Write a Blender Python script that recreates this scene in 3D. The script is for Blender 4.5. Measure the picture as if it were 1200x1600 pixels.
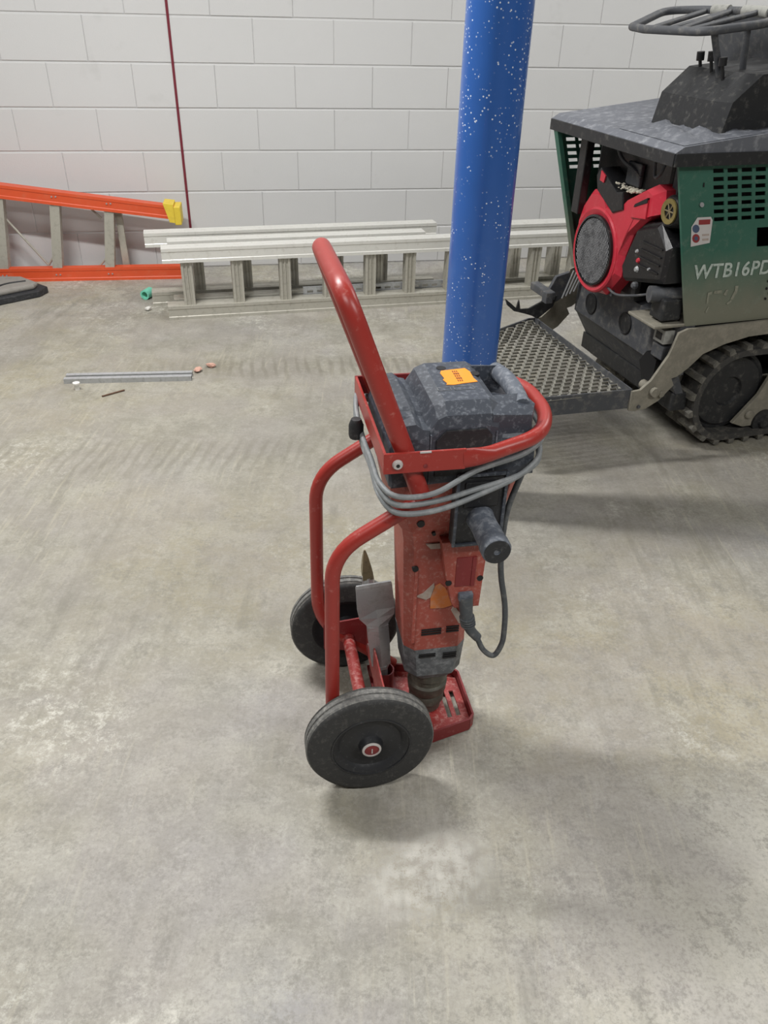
import bpy, bmesh, math, random
from mathutils import Vector, Matrix
random.seed(7)
for o in list(bpy.data.objects): bpy.data.objects.remove(o)
SC = bpy.context.scene
COL = SC.collection
PI = math.pi

# ---------------------------------------------------------------- camera, world, lights, exposure
F_PX, PITCH, ROLL, CAM_H = 1234.36, .580564, .02731, 1.33343
cd = bpy.data.cameras.new('camera')
cd.sensor_fit = 'VERTICAL'; cd.sensor_height = 24.0
cd.lens = 24.0 * F_PX / 1600.0
cd.clip_start = .02; cd.clip_end = 60
cam = bpy.data.objects.new('camera', cd); COL.objects.link(cam)
fw = Vector((0, math.cos(PITCH), -math.sin(PITCH))); rt = Vector((1, 0, 0)); up = rt.cross(fw)
r2 = math.cos(ROLL) * rt + math.sin(ROLL) * up; u2 = -math.sin(ROLL) * rt + math.cos(ROLL) * up
mx = Matrix((r2, u2, -fw)).transposed().to_4x4(); mx.translation = Vector((0, 0, CAM_H))
cam.matrix_world = mx
SC.camera = cam

w = bpy.data.worlds.new('world'); SC.world = w; w.use_nodes = True
w.node_tree.nodes['Background'].inputs[0].default_value = (.8, .83, .86, 1)
w.node_tree.nodes['Background'].inputs[1].default_value = .1

SC.view_settings.view_transform = 'Standard'
SC.view_settings.look = 'None'
SC.view_settings.gamma = 1
SC.view_settings.use_curve_mapping = False
SC.view_settings.exposure = 0.0

# ceiling strips: (x, y, z, length, width, watts, rotation)
STRIPS = [(-1.2, 2.2, 2.75, 1.2, .12, 96, 0.0),
          (.5, 3.5, 2.95, 2.4, .12, 26, 0.18),
          (-3.6, 2.6, 2.85, 1.2, .12, 16, 0.0),
          (-1.0, -.5, 2.95, 1.5, .12, 46, 0.0),
          (2.1, -.5, 2.95, 1.8, .12, 74, 0.0),  # unseen fill strip, added to brighten the floor at the right
          (3.0, 3.6, 2.95, 1.2, .12, 60, 0.0)]  # unseen strip added to lift the right end of the block wall

# ---------------------------------------------------------------- materials
def lin(c):
    return tuple(((v / 255) / 12.92 if v / 255 <= .04045 else ((v / 255 + .055) / 1.055) ** 2.4) for v in c)

def ramp(nt, fac, a, b, ca=(0, 0, 0, 1), cb=(1, 1, 1, 1)):
    r = nt.nodes.new('ShaderNodeValToRGB')
    r.color_ramp.elements[0].position = a; r.color_ramp.elements[1].position = b
    r.color_ramp.elements[0].color = ca; r.color_ramp.elements[1].color = cb
    nt.links.new(fac, r.inputs[0]); return r.outputs[0]

def noise(nt, vec, scale, detail=4, rough=.6):
    n = nt.nodes.new('ShaderNodeTexNoise')
    n.inputs['Scale'].default_value = scale; n.inputs['Detail'].default_value = detail
    n.inputs['Roughness'].default_value = rough
    nt.links.new(vec, n.inputs['Vector']); return n.outputs['Fac']

def mixc(nt, fac, a, b):
    m_ = nt.nodes.new('ShaderNodeMix'); m_.data_type = 'RGBA'
    for s, v in ((m_.inputs[0], fac), (m_.inputs[6], a), (m_.inputs[7], b)):
        if hasattr(v, 'links') or hasattr(v, 'is_linked'): nt.links.new(v, s)
        elif isinstance(v, (tuple, list)): s.default_value = (*v[:3], 1)
        else: s.default_value = v
    return m_.outputs[2]

def mul(nt, a, k):
    n = nt.nodes.new('ShaderNodeMath'); n.operation = 'MULTIPLY'
    nt.links.new(a, n.inputs[0])
    if hasattr(k, 'is_linked'): nt.links.new(k, n.inputs[1])
    else: n.inputs[1].default_value = k
    return n.outputs[0]

def mapping(nt, scale=(1, 1, 1), rot=(0, 0, 0), loc=(0, 0, 0)):
    tc = nt.nodes.new('ShaderNodeTexCoord'); mp = nt.nodes.new('ShaderNodeMapping')
    mp.inputs['Scale'].default_value = scale; mp.inputs['Rotation'].default_value = rot; mp.inputs['Location'].default_value = loc
    nt.links.new(tc.outputs['Object'], mp.inputs['Vector']); return mp.outputs[0]

def mat(name, col, rough=.5, metal=0, dust=None, spots=None, bump=0, bscale=40, coat=0, spec=.5):
    """dust = (colour, amount 0..1, scale); spots = (colour, size threshold, scale)"""
    m_ = bpy.data.materials.new(name); m_.use_nodes = True
    nt = m_.node_tree; b = nt.nodes['Principled BSDF']
    b.inputs['Roughness'].default_value = rough; b.inputs['Metallic'].default_value = metal
    b.inputs['Specular IOR Level'].default_value = spec
    b.inputs['Coat Weight'].default_value = coat
    c = lin(col); vec = mapping(nt)
    v1 = noise(nt, vec, 9, 3)
    dark = tuple(x * .9 for x in c); lite = tuple(min(1, x * 1.08) for x in c)
    cur = mixc(nt, v1, dark, lite)
    if dust:
        f = ramp(nt, noise(nt, vec, dust[2], 7, .7), .62 - .35 * dust[1], .80 - .15 * dust[1])
        f = mul(nt, f, min(1, .35 + dust[1]))
        cur = mixc(nt, f, cur, lin(dust[0]))
        rr = nt.nodes.new('ShaderNodeMapRange'); rr.inputs[3].default_value = rough; rr.inputs[4].default_value = .85
        nt.links.new(f, rr.inputs[0]); nt.links.new(rr.outputs[0], b.inputs['Roughness'])
        if metal:
            r3 = nt.nodes.new('ShaderNodeMapRange'); r3.inputs[3].default_value = metal; r3.inputs[4].default_value = metal * .3
            nt.links.new(f, r3.inputs[0]); nt.links.new(r3.outputs[0], b.inputs['Metallic'])
    if spots:
        vo = nt.nodes.new('ShaderNodeTexVoronoi'); vo.inputs['Scale'].default_value = spots[2]
        nt.links.new(vec, vo.inputs['Vector'])
        f2 = ramp(nt, vo.outputs['Distance'], spots[1] * .7, spots[1], (1, 1, 1, 1), (0, 0, 0, 1))
        g2 = ramp(nt, noise(nt, vec, 14, 3), .47, .57)
        cur = mixc(nt, mul(nt, f2, g2), cur, lin(spots[0]))
    nt.links.new(cur, b.inputs['Base Color'])
    if bump:
        bn = nt.nodes.new('ShaderNodeBump'); bn.inputs['Strength'].default_value = bump; bn.inputs['Distance'].default_value = .004
        nt.links.new(noise(nt, vec, bscale, 5), bn.inputs['Height']); nt.links.new(bn.outputs[0], b.inputs['Normal'])
    return m_

DUSTC = (176, 170, 156)
M = {}
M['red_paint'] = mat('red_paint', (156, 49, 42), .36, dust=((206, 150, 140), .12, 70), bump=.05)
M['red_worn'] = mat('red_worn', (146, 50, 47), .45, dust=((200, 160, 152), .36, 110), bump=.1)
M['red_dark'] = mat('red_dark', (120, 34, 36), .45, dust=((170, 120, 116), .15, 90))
M['red_body'] = mat('red_body', (158, 74, 62), .5, dust=((196, 164, 154), .3, 110), bump=.1)
M['cap_gray'] = mat('cap_gray', (62, 67, 76), .48, dust=((150, 156, 164), .3, 110), bump=.15)
M['black_rubber'] = mat('black_rubber', (38, 39, 42), .6, dust=((110, 110, 110), .25, 90), bump=.2)
M['grip_rubber'] = mat('grip_rubber', (86, 92, 102), .6, dust=((160, 164, 170), .4, 80), bump=.2)
M['tire'] = mat('tire', (50, 50, 50), .75, dust=((100, 98, 94), .3, 110), bump=.3, bscale=160)
M['tread'] = mat('tread', (98, 98, 96), .8, dust=((156, 154, 148), .45, 110), bump=.3, bscale=160)
M['hub_black'] = mat('hub_black', (34, 35, 38), .45, dust=((120, 120, 122), .12, 160))
M['white_metal'] = mat('white_metal', (190, 185, 182), .5, dust=((150, 120, 118), .3, 60))
M['steel'] = mat('steel', (178, 180, 182), .33, .45, dust=((120, 118, 112), .35, 60))
M['brass_steel'] = mat('brass_steel', (136, 124, 96), .4, .5, dust=((80, 74, 62), .4, 90))
M['cord'] = mat('cord', (122, 126, 128), .5, dust=((168, 170, 170), .4, 40))
M['cord_dark'] = mat('cord_dark', (74, 78, 82), .6, dust=((130, 130, 128), .4, 50))
M['nose'] = mat('nose', (84, 82, 74), .45, .3, dust=((130, 126, 112), .4, 60), bump=.2)
M['nose_case'] = mat('nose_case', (92, 95, 98), .6, dust=((160, 163, 166), .45, 70), bump=.15)
M['black'] = mat('black', (20, 20, 22), .6)
M['orange_label'] = mat('orange_label', (246, 150, 34), .55, dust=((225, 150, 80), .25, 60))
M['orange_faded'] = mat('orange_faded', (196, 112, 52), .6, dust=((180, 140, 120), .5, 50))
M['paper_grey'] = mat('paper_grey', (172, 160, 150), .8, dust=((150, 110, 100), .4, 60))
M['ink'] = mat('ink', (120, 60, 20), .7)
M['blue_paint'] = mat('blue_paint', (44, 92, 166), .30, dust=((96, 126, 178), .10, 8), spots=((214, 222, 234), .24, 110), bump=.03, coat=.3)
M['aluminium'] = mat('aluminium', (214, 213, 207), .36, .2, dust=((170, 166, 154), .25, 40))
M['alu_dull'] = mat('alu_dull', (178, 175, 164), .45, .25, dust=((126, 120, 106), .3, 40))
M['orange_glass'] = mat('orange_glass', (214, 84, 46), .42, dust=((206, 112, 80), .25, 20))
M['yellow'] = mat('yellow', (226, 198, 66), .5, dust=((200, 170, 60), .3, 30))
M['green_paint'] = None
M['mach_black'] = mat('mach_black', (34, 35, 37), .5, dust=((112, 110, 104), .25, 45), bump=.2)
M['mach_dusty'] = mat('mach_dusty', (72, 74, 78), .6, dust=((134, 131, 124), .35, 35), bump=.25)
M['hood'] = mat('hood', (98, 101, 108), .55, dust=((166, 168, 172), .34, 34), bump=.3)
M['arm_dust'] = mat('arm_dust', (124, 120, 108), .7, dust=((154, 148, 134), .5, 25), bump=.15)
M['eng_red'] = mat('eng_red', (186, 44, 60), .33, dust=((200, 96, 100), .2, 40))
M['eng_black'] = mat('eng_black', (26, 26, 28), .4, dust=((120, 118, 112), .14, 70), bump=.2)
M['grille'] = mat('grille', (92, 92, 94), .5, dust=((60, 60, 62), .4, 30))
M['debris'] = mat('debris', (196, 190, 174), .9, dust=((120, 112, 96), .4, 80), bump=.5)
M['track_rubber'] = mat('track_rubber', (60, 59, 57), .8, dust=((128, 123, 112), .35, 35), bump=.3)
M['lug'] = mat('lug', (92, 90, 84), .8, dust=((150, 146, 134), .5, 45), bump=.3)
M['grating'] = mat('grating', (132, 130, 122), .6, .1, dust=((176, 172, 158), .3, 60), bump=.2)
M['teal'] = mat('teal', (118, 204, 178), .6)
M['mat_dust'] = mat('mat_dust', (138, 134, 128), .85, dust=((110, 106, 100), .3, 40), bump=.3)
M['dark_red_line'] = mat('dark_red_line', (112, 34, 48), .8)
M['white_plastic'] = mat('white_plastic', (214, 212, 206), .6)
M['rust'] = mat('rust', (92, 66, 50), .8)
M['pink'] = mat('pink', (190, 150, 134), .9)
M['ceiling'] = mat('ceiling', (135, 135, 133), .9)
M['plain_wall'] = mat('plain_wall', (140, 140, 138), .9)
M['pale'] = mat('pale', (160, 160, 154), .7, dust=((100, 100, 96), .4, 50))
M['sticker_white'] = mat('sticker_white', (196, 192, 190), .5)
M['sticker_red'] = mat('sticker_red', (140, 50, 52), .5)
M['sticker_blue'] = mat('sticker_blue', (70, 84, 110), .5)
M['letter'] = mat('letter', (186, 196, 188), .6, dust=((60, 100, 84), .45, 60))
M['letter_faint'] = mat('letter_faint', (142, 142, 126), .7, dust=((110, 112, 98), .6, 60))

def wall_mat():
    m_ = bpy.data.materials.new('painted_block'); m_.use_nodes = True
    nt = m_.node_tree; b = nt.nodes['Principled BSDF']; b.inputs['Roughness'].default_value = .62
    geo = nt.nodes.new('ShaderNodeNewGeometry'); vec = geo.outputs['Position']
    c1 = mixc(nt, noise(nt, vec, 1.3, 3), lin((196, 196, 195)), lin((205, 205, 205)))
    c2 = mixc(nt, mul(nt, ramp(nt, noise(nt, vec, 5, 4), .62, .8), .25), c1, lin((160, 160, 156)))
    nt.links.new(c2, b.inputs['Base Color'])
    bn = nt.nodes.new('ShaderNodeBump'); bn.inputs['Strength'].default_value = .35; bn.inputs['Distance'].default_value = .002
    nt.links.new(noise(nt, vec, 160, 4, .7), bn.inputs['Height']); nt.links.new(bn.outputs[0], b.inputs['Normal'])
    return m_
M['block'] = wall_mat()

def floor_mat():
    m_ = bpy.data.materials.new('concrete_floor'); m_.use_nodes = True
    nt = m_.node_tree; b = nt.nodes['Principled BSDF']; b.inputs['Roughness'].default_value = .6
    geo = nt.nodes.new('ShaderNodeNewGeometry'); vec = geo.outputs['Position']
    def mp(scale, rot=0):
        n = nt.nodes.new('ShaderNodeMapping'); n.inputs['Scale'].default_value = scale; n.inputs['Rotation'].default_value = (0, 0, rot)
        nt.links.new(vec, n.inputs['Vector']); return n.outputs[0]
    base = mixc(nt, ramp(nt, noise(nt, vec, .9, 4), .38, .62), lin((164, 163, 162)), lin((168, 161, 138)))
    def blob(cx, cy, rx, ry, rot, amt):
        # a stain or painted-light patch with its own place: noisy ellipse on the slab
        n = nt.nodes.new('ShaderNodeMapping'); n.vector_type = 'TEXTURE'
        n.inputs['Location'].default_value = (cx, cy, 0); n.inputs['Rotation'].default_value = (0, 0, rot); n.inputs['Scale'].default_value = (rx, ry, 1)
        nt.links.new(vec, n.inputs['Vector'])
        ln = nt.nodes.new('ShaderNodeVectorMath'); ln.operation = 'LENGTH'
        sp_ = nt.nodes.new('ShaderNodeVectorMath'); sp_.operation = 'MULTIPLY'; sp_.inputs[1].default_value = (1, 1, 0)
        nt.links.new(n.outputs[0], sp_.inputs[0]); nt.links.new(sp_.outputs[0], ln.inputs[0])
        ad = nt.nodes.new('ShaderNodeMath'); ad.operation = 'MULTIPLY_ADD'; ad.inputs[1].default_value = 1.3
        nt.links.new(noise(nt, vec, 4.5, 6, .6), ad.inputs[0]); nt.links.new(ln.outputs['Value'], ad.inputs[2])
        return mul(nt, ramp(nt, mul(nt, ad.outputs[0], .5), .55, .88, (1, 1, 1, 1), (0, 0, 0, 1)), amt)
    base = mixc(nt, blob(.8, .75, .8, .42, .5, .7), base, lin((212, 208, 196)))  # paler colour stands in for brighter light on the front right floor
    base = mixc(nt, blob(.75, 1.45, .55, .45, .2, .75), base, lin((182, 172, 144)))
    base = mixc(nt, blob(-.35, 1.75, .8, .40, -.2, .65), base, lin((170, 161, 132)))
    base = mixc(nt, blob(-.7, 2.45, 1.2, .22, .08, .45), base, lin((138, 134, 118)))
    base = mixc(nt, blob(-.3, 3.15, .9, .14, .10, .6), base, lin((126, 122, 108)))
    base = mixc(nt, blob(-1.1, 1.75, .35, .5, .2, .5), base, lin((134, 133, 126)))
    base = mixc(nt, mul(nt, ramp(nt, noise(nt, vec, 2.6, 6, .65), .45, .60), .5), base, lin((138, 136, 128)))
    base = mixc(nt, mul(nt, ramp(nt, noise(nt, vec, 6, 9, .8), .46, .58), .55), base, lin((192, 189, 179)))
    base = mixc(nt, mul(nt, ramp(nt, noise(nt, vec, 15, 9, .82), .50, .60), .55), base, lin((128, 126, 119)))
    base = mixc(nt, mul(nt, ramp(nt, noise(nt, vec, 42, 9, .85), .50, .60), .4), base, lin((205, 202, 193)))
    base = mixc(nt, mul(nt, ramp(nt, noise(nt, vec, 3.2, 3, .5), .45, .55), .30), base, lin((168, 162, 164)))
    # pale plaster scuffs
    sc = mul(nt, ramp(nt, noise(nt, vec, 34, 9, .85), .50, .60), ramp(nt, noise(nt, mp((1, 1, 1), .4), 2.1, 3), .52, .66))
    base = mixc(nt, mul(nt, sc, .85), base, lin((228, 226, 216)))
    base = mixc(nt, mul(nt, mul(nt, ramp(nt, noise(nt, vec, 30, 9, .85), .44, .56), blob(.10, .84, .13, .09, .3, 1.0)), .85), base, lin((226, 224, 216)))
    # smears dragged over the slab, dark and pale
    st = mul(nt, ramp(nt, noise(nt, mp((14, 2.2, 1), -.5), 1.6, 6, .65), .5, .66), ramp(nt, noise(nt, vec, 1.7, 2), .45, .6))
    base = mixc(nt, mul(nt, st, .5), base, lin((120, 118, 110)))
    st2 = mul(nt, ramp(nt, noise(nt, mp((34, 2.2, 1), .55), 2.0, 6, .65), .54, .66), ramp(nt, noise(nt, vec, 1.2, 2), .46, .58))
    base = mixc(nt, mul(nt, st2, .5), base, lin((204, 198, 180)))
    # ribbed tyre marks
    wv = nt.nodes.new('ShaderNodeTexWave'); wv.inputs['Scale'].default_value = 7.5; wv.inputs['Distortion'].default_value = 3.5; wv.inputs['Detail'].default_value = 3; wv.inputs['Detail Scale'].default_value = 2
    nt.links.new(mp((1, .35, 1), .35), wv.inputs['Vector'])
    base = mixc(nt, mul(nt, mul(nt, ramp(nt, wv.outputs['Fac'], .55, .9), blob(-.75, 2.35, 1.0, .16, .10, 1.0)), .35), base, lin((112, 109, 99)))
    wv2 = nt.nodes.new('ShaderNodeTexWave'); wv2.inputs['Scale'].default_value = 7.5; wv2.inputs['Distortion'].default_value = 3.5; wv2.inputs['Detail'].default_value = 3; wv2.inputs['Detail Scale'].default_value = 2
    nt.links.new(mp((1, .35, 1), -.5), wv2.inputs['Vector'])
    base = mixc(nt, mul(nt, mul(nt, ramp(nt, wv2.outputs['Fac'], .55, .9), blob(-.25, 3.15, .9, .12, .12, 1.0)), .45), base, lin((104, 100, 90)))
    sp = nt.nodes.new('ShaderNodeTexVoronoi'); sp.inputs['Scale'].default_value = 34; nt.links.new(vec, sp.inputs['Vector'])
    spf = mul(nt, ramp(nt, sp.outputs['Distance'], .02, .06, (1, 1, 1, 1), (0, 0, 0, 1)), ramp(nt, noise(nt, vec, 6, 2), .52, .6))
    base = mixc(nt, mul(nt, spf, .6), base, lin((96, 90, 80)))
    base = mixc(nt, blob(-.9, 2.4, 3.6, 2.0, .1, .42), base, lin((112, 106, 88)))  # broad darkening in place of weaker light on the back left floor
    fine = noise(nt, vec, 120, 5, .7)
    base = mixc(nt, mul(nt, ramp(nt, fine, .45, .72), .4), base, lin((122, 119, 111)))
    base = mixc(nt, .14, base, (.10, .092, .075))
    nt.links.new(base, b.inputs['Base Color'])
    bn = nt.nodes.new('ShaderNodeBump'); bn.inputs['Strength'].default_value = .25; bn.inputs['Distance'].default_value = .002
    nt.links.new(fine, bn.inputs['Height']); nt.links.new(bn.outputs[0], b.inputs['Normal'])
    rr = nt.nodes.new('ShaderNodeMapRange'); rr.inputs[3].default_value = .5; rr.inputs[4].default_value = .8
    nt.links.new(noise(nt, vec, 3, 4), rr.inputs[0]); nt.links.new(rr.outputs[0], b.inputs['Roughness'])
    return m_
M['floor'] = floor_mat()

def green_mat():
    """green paint, coated with dried mud over the low part of the sheet (object z)"""
    m_ = bpy.data.materials.new('green_panel'); m_.use_nodes = True
    nt = m_.node_tree; b = nt.nodes['Principled BSDF']; b.inputs['Roughness'].default_value = .5
    vec = mapping(nt)
    g = mixc(nt, noise(nt, vec, 7, 4), lin((40, 90, 75)), lin((58, 104, 88)))
    sx = nt.nodes.new('ShaderNodeSeparateXYZ'); nt.links.new(vec, sx.inputs[0])
    r = nt.nodes.new('ShaderNodeMapRange'); r.inputs[1].default_value = .72; r.inputs[2].default_value = .52
    r.inputs[3].default_value = 0; r.inputs[4].default_value = 1
    ad = nt.nodes.new('ShaderNodeMath'); ad.operation = 'MULTIPLY_ADD'; ad.inputs[1].default_value = .16
    nt.links.new(noise(nt, vec, 9, 6), ad.inputs[0]); 
    s2 = nt.nodes.new('ShaderNodeMath'); s2.operation = 'SUBTRACT'; nt.links.new(sx.outputs[2], s2.inputs[0]); s2.inputs[1].default_value = .08
    nt.links.new(s2.outputs[0], ad.inputs[2]); nt.links.new(ad.outputs[0], r.inputs[0])
    c = mixc(nt, mul(nt, r.outputs[0], .88), g, lin((122, 119, 104)))
    c = mixc(nt, mul(nt, ramp(nt, noise(nt, vec, 30, 6, .75), .55, .75), .35), c, lin((134, 142, 130)))
    nt.links.new(c, b.inputs['Base Color'])
    return m_
M['green_paint'] = green_mat()

# ---------------------------------------------------------------- mesh helpers
def link(name, bm, material, parent=None, smooth=False, weld=True):
    if weld: bmesh.ops.remove_doubles(bm, verts=bm.verts, dist=1e-6)
    bmesh.ops.recalc_face_normals(bm, faces=bm.faces)
    me = bpy.data.meshes.new(name); bm.to_mesh(me); bm.free()
    for mm in (material if isinstance(material, list) else [material]): me.materials.append(mm)
    if smooth:
        for p_ in me.polygons: p_.use_smooth = True
        me.set_sharp_from_angle(angle=math.radians(38)) if hasattr(me, 'set_sharp_from_angle') else None
    o = bpy.data.objects.new(name, me); COL.objects.link(o)
    if parent: o.parent = parent
    return o

def tag(o, label=None, cat=None, group=None, kind=None):
    if label: o['label'] = label
    if cat: o['category'] = cat
    if group: o['group'] = group
    if kind: o['kind'] = kind
    return o

def root(name, loc, rz, label, cat, group=None):
    o = bpy.data.objects.new(name, None); COL.objects.link(o); o.empty_display_size = .05
    o.location = loc; o.rotation_euler = (0, 0, rz)
    return tag(o, label, cat, group)

def box(bm, x0, x1, y0, y1, z0, z1, bev=0, mtx=None):
    vs = [bm.verts.new((x, y, z)) for x in (x0, x1) for y in (y0, y1) for z in (z0, z1)]
    f = [bm.faces.new([vs[i] for i in q_]) for q_ in ((0, 1, 3, 2), (4, 6, 7, 5), (0, 4, 5, 1), (2, 3, 7, 6), (0, 2, 6, 4), (1, 5, 7, 3))]
    if bev:
        es = list({e for ff in f for e in ff.edges})
        r = bmesh.ops.bevel(bm, geom=es, offset=bev, segments=2, affect='EDGES', profile=.5)
        vs = list({v for ff in r['faces'] for v in ff.verts} | {v for v in vs if v.is_valid})
    if mtx: bmesh.ops.transform(bm, matrix=mtx, verts=vs)
    return bm

def fillet(pts, rad, n=6):
    """polyline with rounded corners; rad a number or list"""
    P_ = [Vector(p_) for p_ in pts]; out = [P_[0]]
    for i in range(1, len(P_) - 1):
        r = rad[i] if isinstance(rad, (list, tuple)) else rad
        a_, b_, c_ = P_[i - 1], P_[i], P_[i + 1]
        d1 = (a_ - b_); d2 = (c_ - b_); L_ = min(r, d1.length * .49, d2.length * .49)
        p1 = b_ + d1.normalized() * L_; p2 = b_ + d2.normalized() * L_
        for k in range(n + 1):
            t = k / n; out.append((1 - t) ** 2 * p1 + 2 * t * (1 - t) * b_ + t * t * p2)
    out.append(P_[-1]); return out

def tube(bm, path, rad, n=12, caps=True, flat=None, closed=False):
    """sweep of a circle, or an ellipse where flat gives (side, up) radii per point"""
    P_ = [Vector(p_) for p_ in path]; N = len(P_); rings = []; prev = None
    for i in range(N):
        if closed: t = (P_[(i + 1) % N] - P_[i - 1]).normalized()
        else: t = (P_[min(i + 1, N - 1)] - P_[max(i - 1, 0)]).normalized()
        if prev is None:
            ref = Vector((0, 0, 1)) if abs(t.z) < .9 else Vector((1, 0, 0))
            u_ = (ref - t * ref.dot(t)).normalized()
        else: u_ = (prev - t * prev.dot(t)).normalized()
        prev = u_; s_ = t.cross(u_)
        ra, rb = (flat[i] if flat else ((rad[i] if isinstance(rad, (list, tuple)) else rad),) * 2)
        rings.append([bm.verts.new(P_[i] + s_ * ra * math.cos(2 * PI * k / n) + u_ * rb * math.sin(2 * PI * k / n)) for k in range(n)])
    for i in range(N if closed else N - 1):
        A, B = rings[i], rings[(i + 1) % N]
        for k in range(n): bm.faces.new((A[k], A[(k + 1) % n], B[(k + 1) % n], B[k]))
    if caps and not closed:
        bm.faces.new(rings[0][::-1]); bm.faces.new(rings[-1])
    return bm

def lathe(bm, prof, n=48, origin=(0, 0, 0), axis='z', close=True):
    """prof list of (r, h) along the axis; closed to the axis when r = 0"""
    ox, oy, oz = origin; rings = []
    def pt(r, h, a_):
        c, s = r * math.cos(a_), r * math.sin(a_)
        return {'z': (ox + c, oy + s, oz + h), 'y': (ox + c, oy + h, oz + s), 'x': (ox + h, oy + c, oz + s)}[axis]
    for r, h in prof:
        if r < 1e-6: rings.append([bm.verts.new(pt(0, h, 0))])
        else: rings.append([bm.verts.new(pt(r, h, 2 * PI * k / n)) for k in range(n)])
    for A, B in zip(rings, rings[1:]):
        for k in range(n):
            k2 = (k + 1) % n
            if len(A) == 1 and len(B) == 1: continue
            if len(A) == 1: bm.faces.new((A[0], B[k2], B[k]))
            elif len(B) == 1: bm.faces.new((A[k], A[k2], B[0]))
            else: bm.faces.new((A[k], A[k2], B[k2], B[k]))
    return bm

def loft(bm, sections):
    rings = [[bm.verts.new(p_) for p_ in s_] for s_ in sections]; n = len(rings[0])
    for A, B in zip(rings, rings[1:]):
        for k in range(n): bm.faces.new((A[k], A[(k + 1) % n], B[(k + 1) % n], B[k]))
    bm.faces.new(rings[0][::-1]); bm.faces.new(rings[-1]); return bm

def prism(bm, poly, axis, h0, h1, bev=0):
    """poly 2D points; axis 'y': (x,z) extruded in y; 'x': (y,z); 'z': (x,y)"""
    def pt(p_, h): return {'y': (p_[0], h, p_[1]), 'x': (h, p_[0], p_[1]), 'z': (p_[0], p_[1], h)}[axis]
    A = [bm.verts.new(pt(p_, h0)) for p_ in poly]; B = [bm.verts.new(pt(p_, h1)) for p_ in poly]; n = len(poly)
    fs = [bm.faces.new(A[::-1]), bm.faces.new(B)]
    for k in range(n): fs.append(bm.faces.new((A[k], A[(k + 1) % n], B[(k + 1) % n], B[k])))
    if bev:
        bmesh.ops.recalc_face_normals(bm, faces=fs)
        es = list(set(fs[0].edges) | set(fs[1].edges))
        bmesh.ops.bevel(bm, geom=es, offset=bev, segments=2, affect='EDGES', profile=.5)
    return bm

def B(): return bmesh.new()
def pbox(name, material, parent, *a_, **k): return link(name, box(B(), *a_, **k), material, parent)

# ---------------------------------------------------------------- room
YAW = .18353; WD = 4.741; BL = .2032
WT = Vector((math.cos(YAW), math.sin(YAW), 0)); WN = Vector((-math.sin(YAW), math.cos(YAW), 0)); W0 = Vector((0, WD, 0))
def wp(u, v, z=0):                                  # wall frame: u along the wall, v toward the room
    return W0 + WT * u - WN * v + Vector((0, 0, z))
CEIL = 3.4
def wall_frame(o): o.location = W0; o.rotation_euler = (0, 0, YAW); return o
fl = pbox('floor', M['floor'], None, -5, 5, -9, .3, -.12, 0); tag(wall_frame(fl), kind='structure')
ce = pbox('ceiling', M['ceiling'], None, -5, 5, -9, .3, CEIL, CEIL + .1); tag(wall_frame(ce), kind='structure')
wl = pbox('wall_left', M['plain_wall'], None, -5.1, -5, -9, .0, 0, CEIL); tag(wall_frame(wl), kind='structure')
wr = pbox('wall_right', M['plain_wall'], None, 5, 5.1, -9, .0, 0, CEIL); tag(wall_frame(wr), kind='structure')
wf = pbox('wall_front', M['plain_wall'], None, -5, 5, -9.1, -9, 0, CEIL); tag(wall_frame(wf), kind='structure')
wb = pbox('wall_back', M['block'], None, -5.1, 5.1, .004, .2, 0, CEIL); tag(wall_frame(wb), kind='structure')
U0 = -.88448 - .8652
def block_mesh(x0, x1, z0, z1):
    bm = B(); box(bm, x0, x1, -.0, .01, z0, z1)
    bm.faces.ensure_lookup_table()
    es = [e for e in bm.edges if all(abs(v.co.y) < 1e-6 for v in e.verts)]
    bmesh.ops.bevel(bm, geom=es, offset=.0022, segments=1, affect='EDGES'); return bm
first = None
for j in range(8):
    for i in range(-5, 13):
        u = U0 + (2 * i + (j % 2)) * BL
        if first is None:
            o = link('concrete_block', block_mesh(.0009, 2 * BL - .0009, .0045, BL - .0035), M['block'], wb); first = o
        else:
            o = first.copy(); COL.objects.link(o)
        o.location = (u, random.uniform(-.0008, .0008), j * BL)
bm = B()
for j in range(17):
    for i in range(-10, 18):
        if j < 8 and -5 <= i < 13: continue
        u = U0 + (2 * i + (j % 2)) * BL
        a0, a1 = max(u + .0016, -5), min(u + 2 * BL - .0016, 5)
        if a1 - a0 > .02: box(bm, a0, a1, 0, .01, j * BL + .0045, min((j + 1) * BL - .0035, CEIL))
o = link('block_courses', bm, M['block'], wb, weld=False); o['kind'] = 'stuff'
# dark red line running up the wall
bm = B(); box(bm, -.0065, .0065, -.0025, .0008, .03, CEIL)
o = link('wall_line', bm, M['dark_red_line']); wall_frame(o); o.location = wp(-1.140, 0)
tag(o, 'thin dark red vertical line marked down the pale block wall', 'line')

# lamps under the ceiling, the right-hand ones added as fill
for k, (x, y, z, ln, wd, wt, rz) in enumerate(STRIPS):
    r = root('strip_light', (x, y, z), rz, 'white ceiling strip light hanging out of frame, ' + ['above the left of the hammer trolley', 'close to the block wall above the ladders', 'far to the left', 'behind the camera', 'added as fill right of the camera', 'added to brighten the wall past the buggy'][k], 'light')
    pbox('housing', M['white_plastic'], r, -ln / 2, ln / 2, -.07, .07, .01, .07)
    pbox('hanger', M['steel'], r, -.005, .005, -.005, .005, .07, CEIL - z)
    ld = bpy.data.lights.new('strip_lamp', 'AREA'); ld.shape = 'RECTANGLE'; ld.size = ln; ld.size_y = wd; ld.energy = wt
    ld.color = (1, .992, .975)
    lo = bpy.data.objects.new('lamp', ld); COL.objects.link(lo); lo.parent = r; lo.location = (0, 0, 0)

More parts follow.
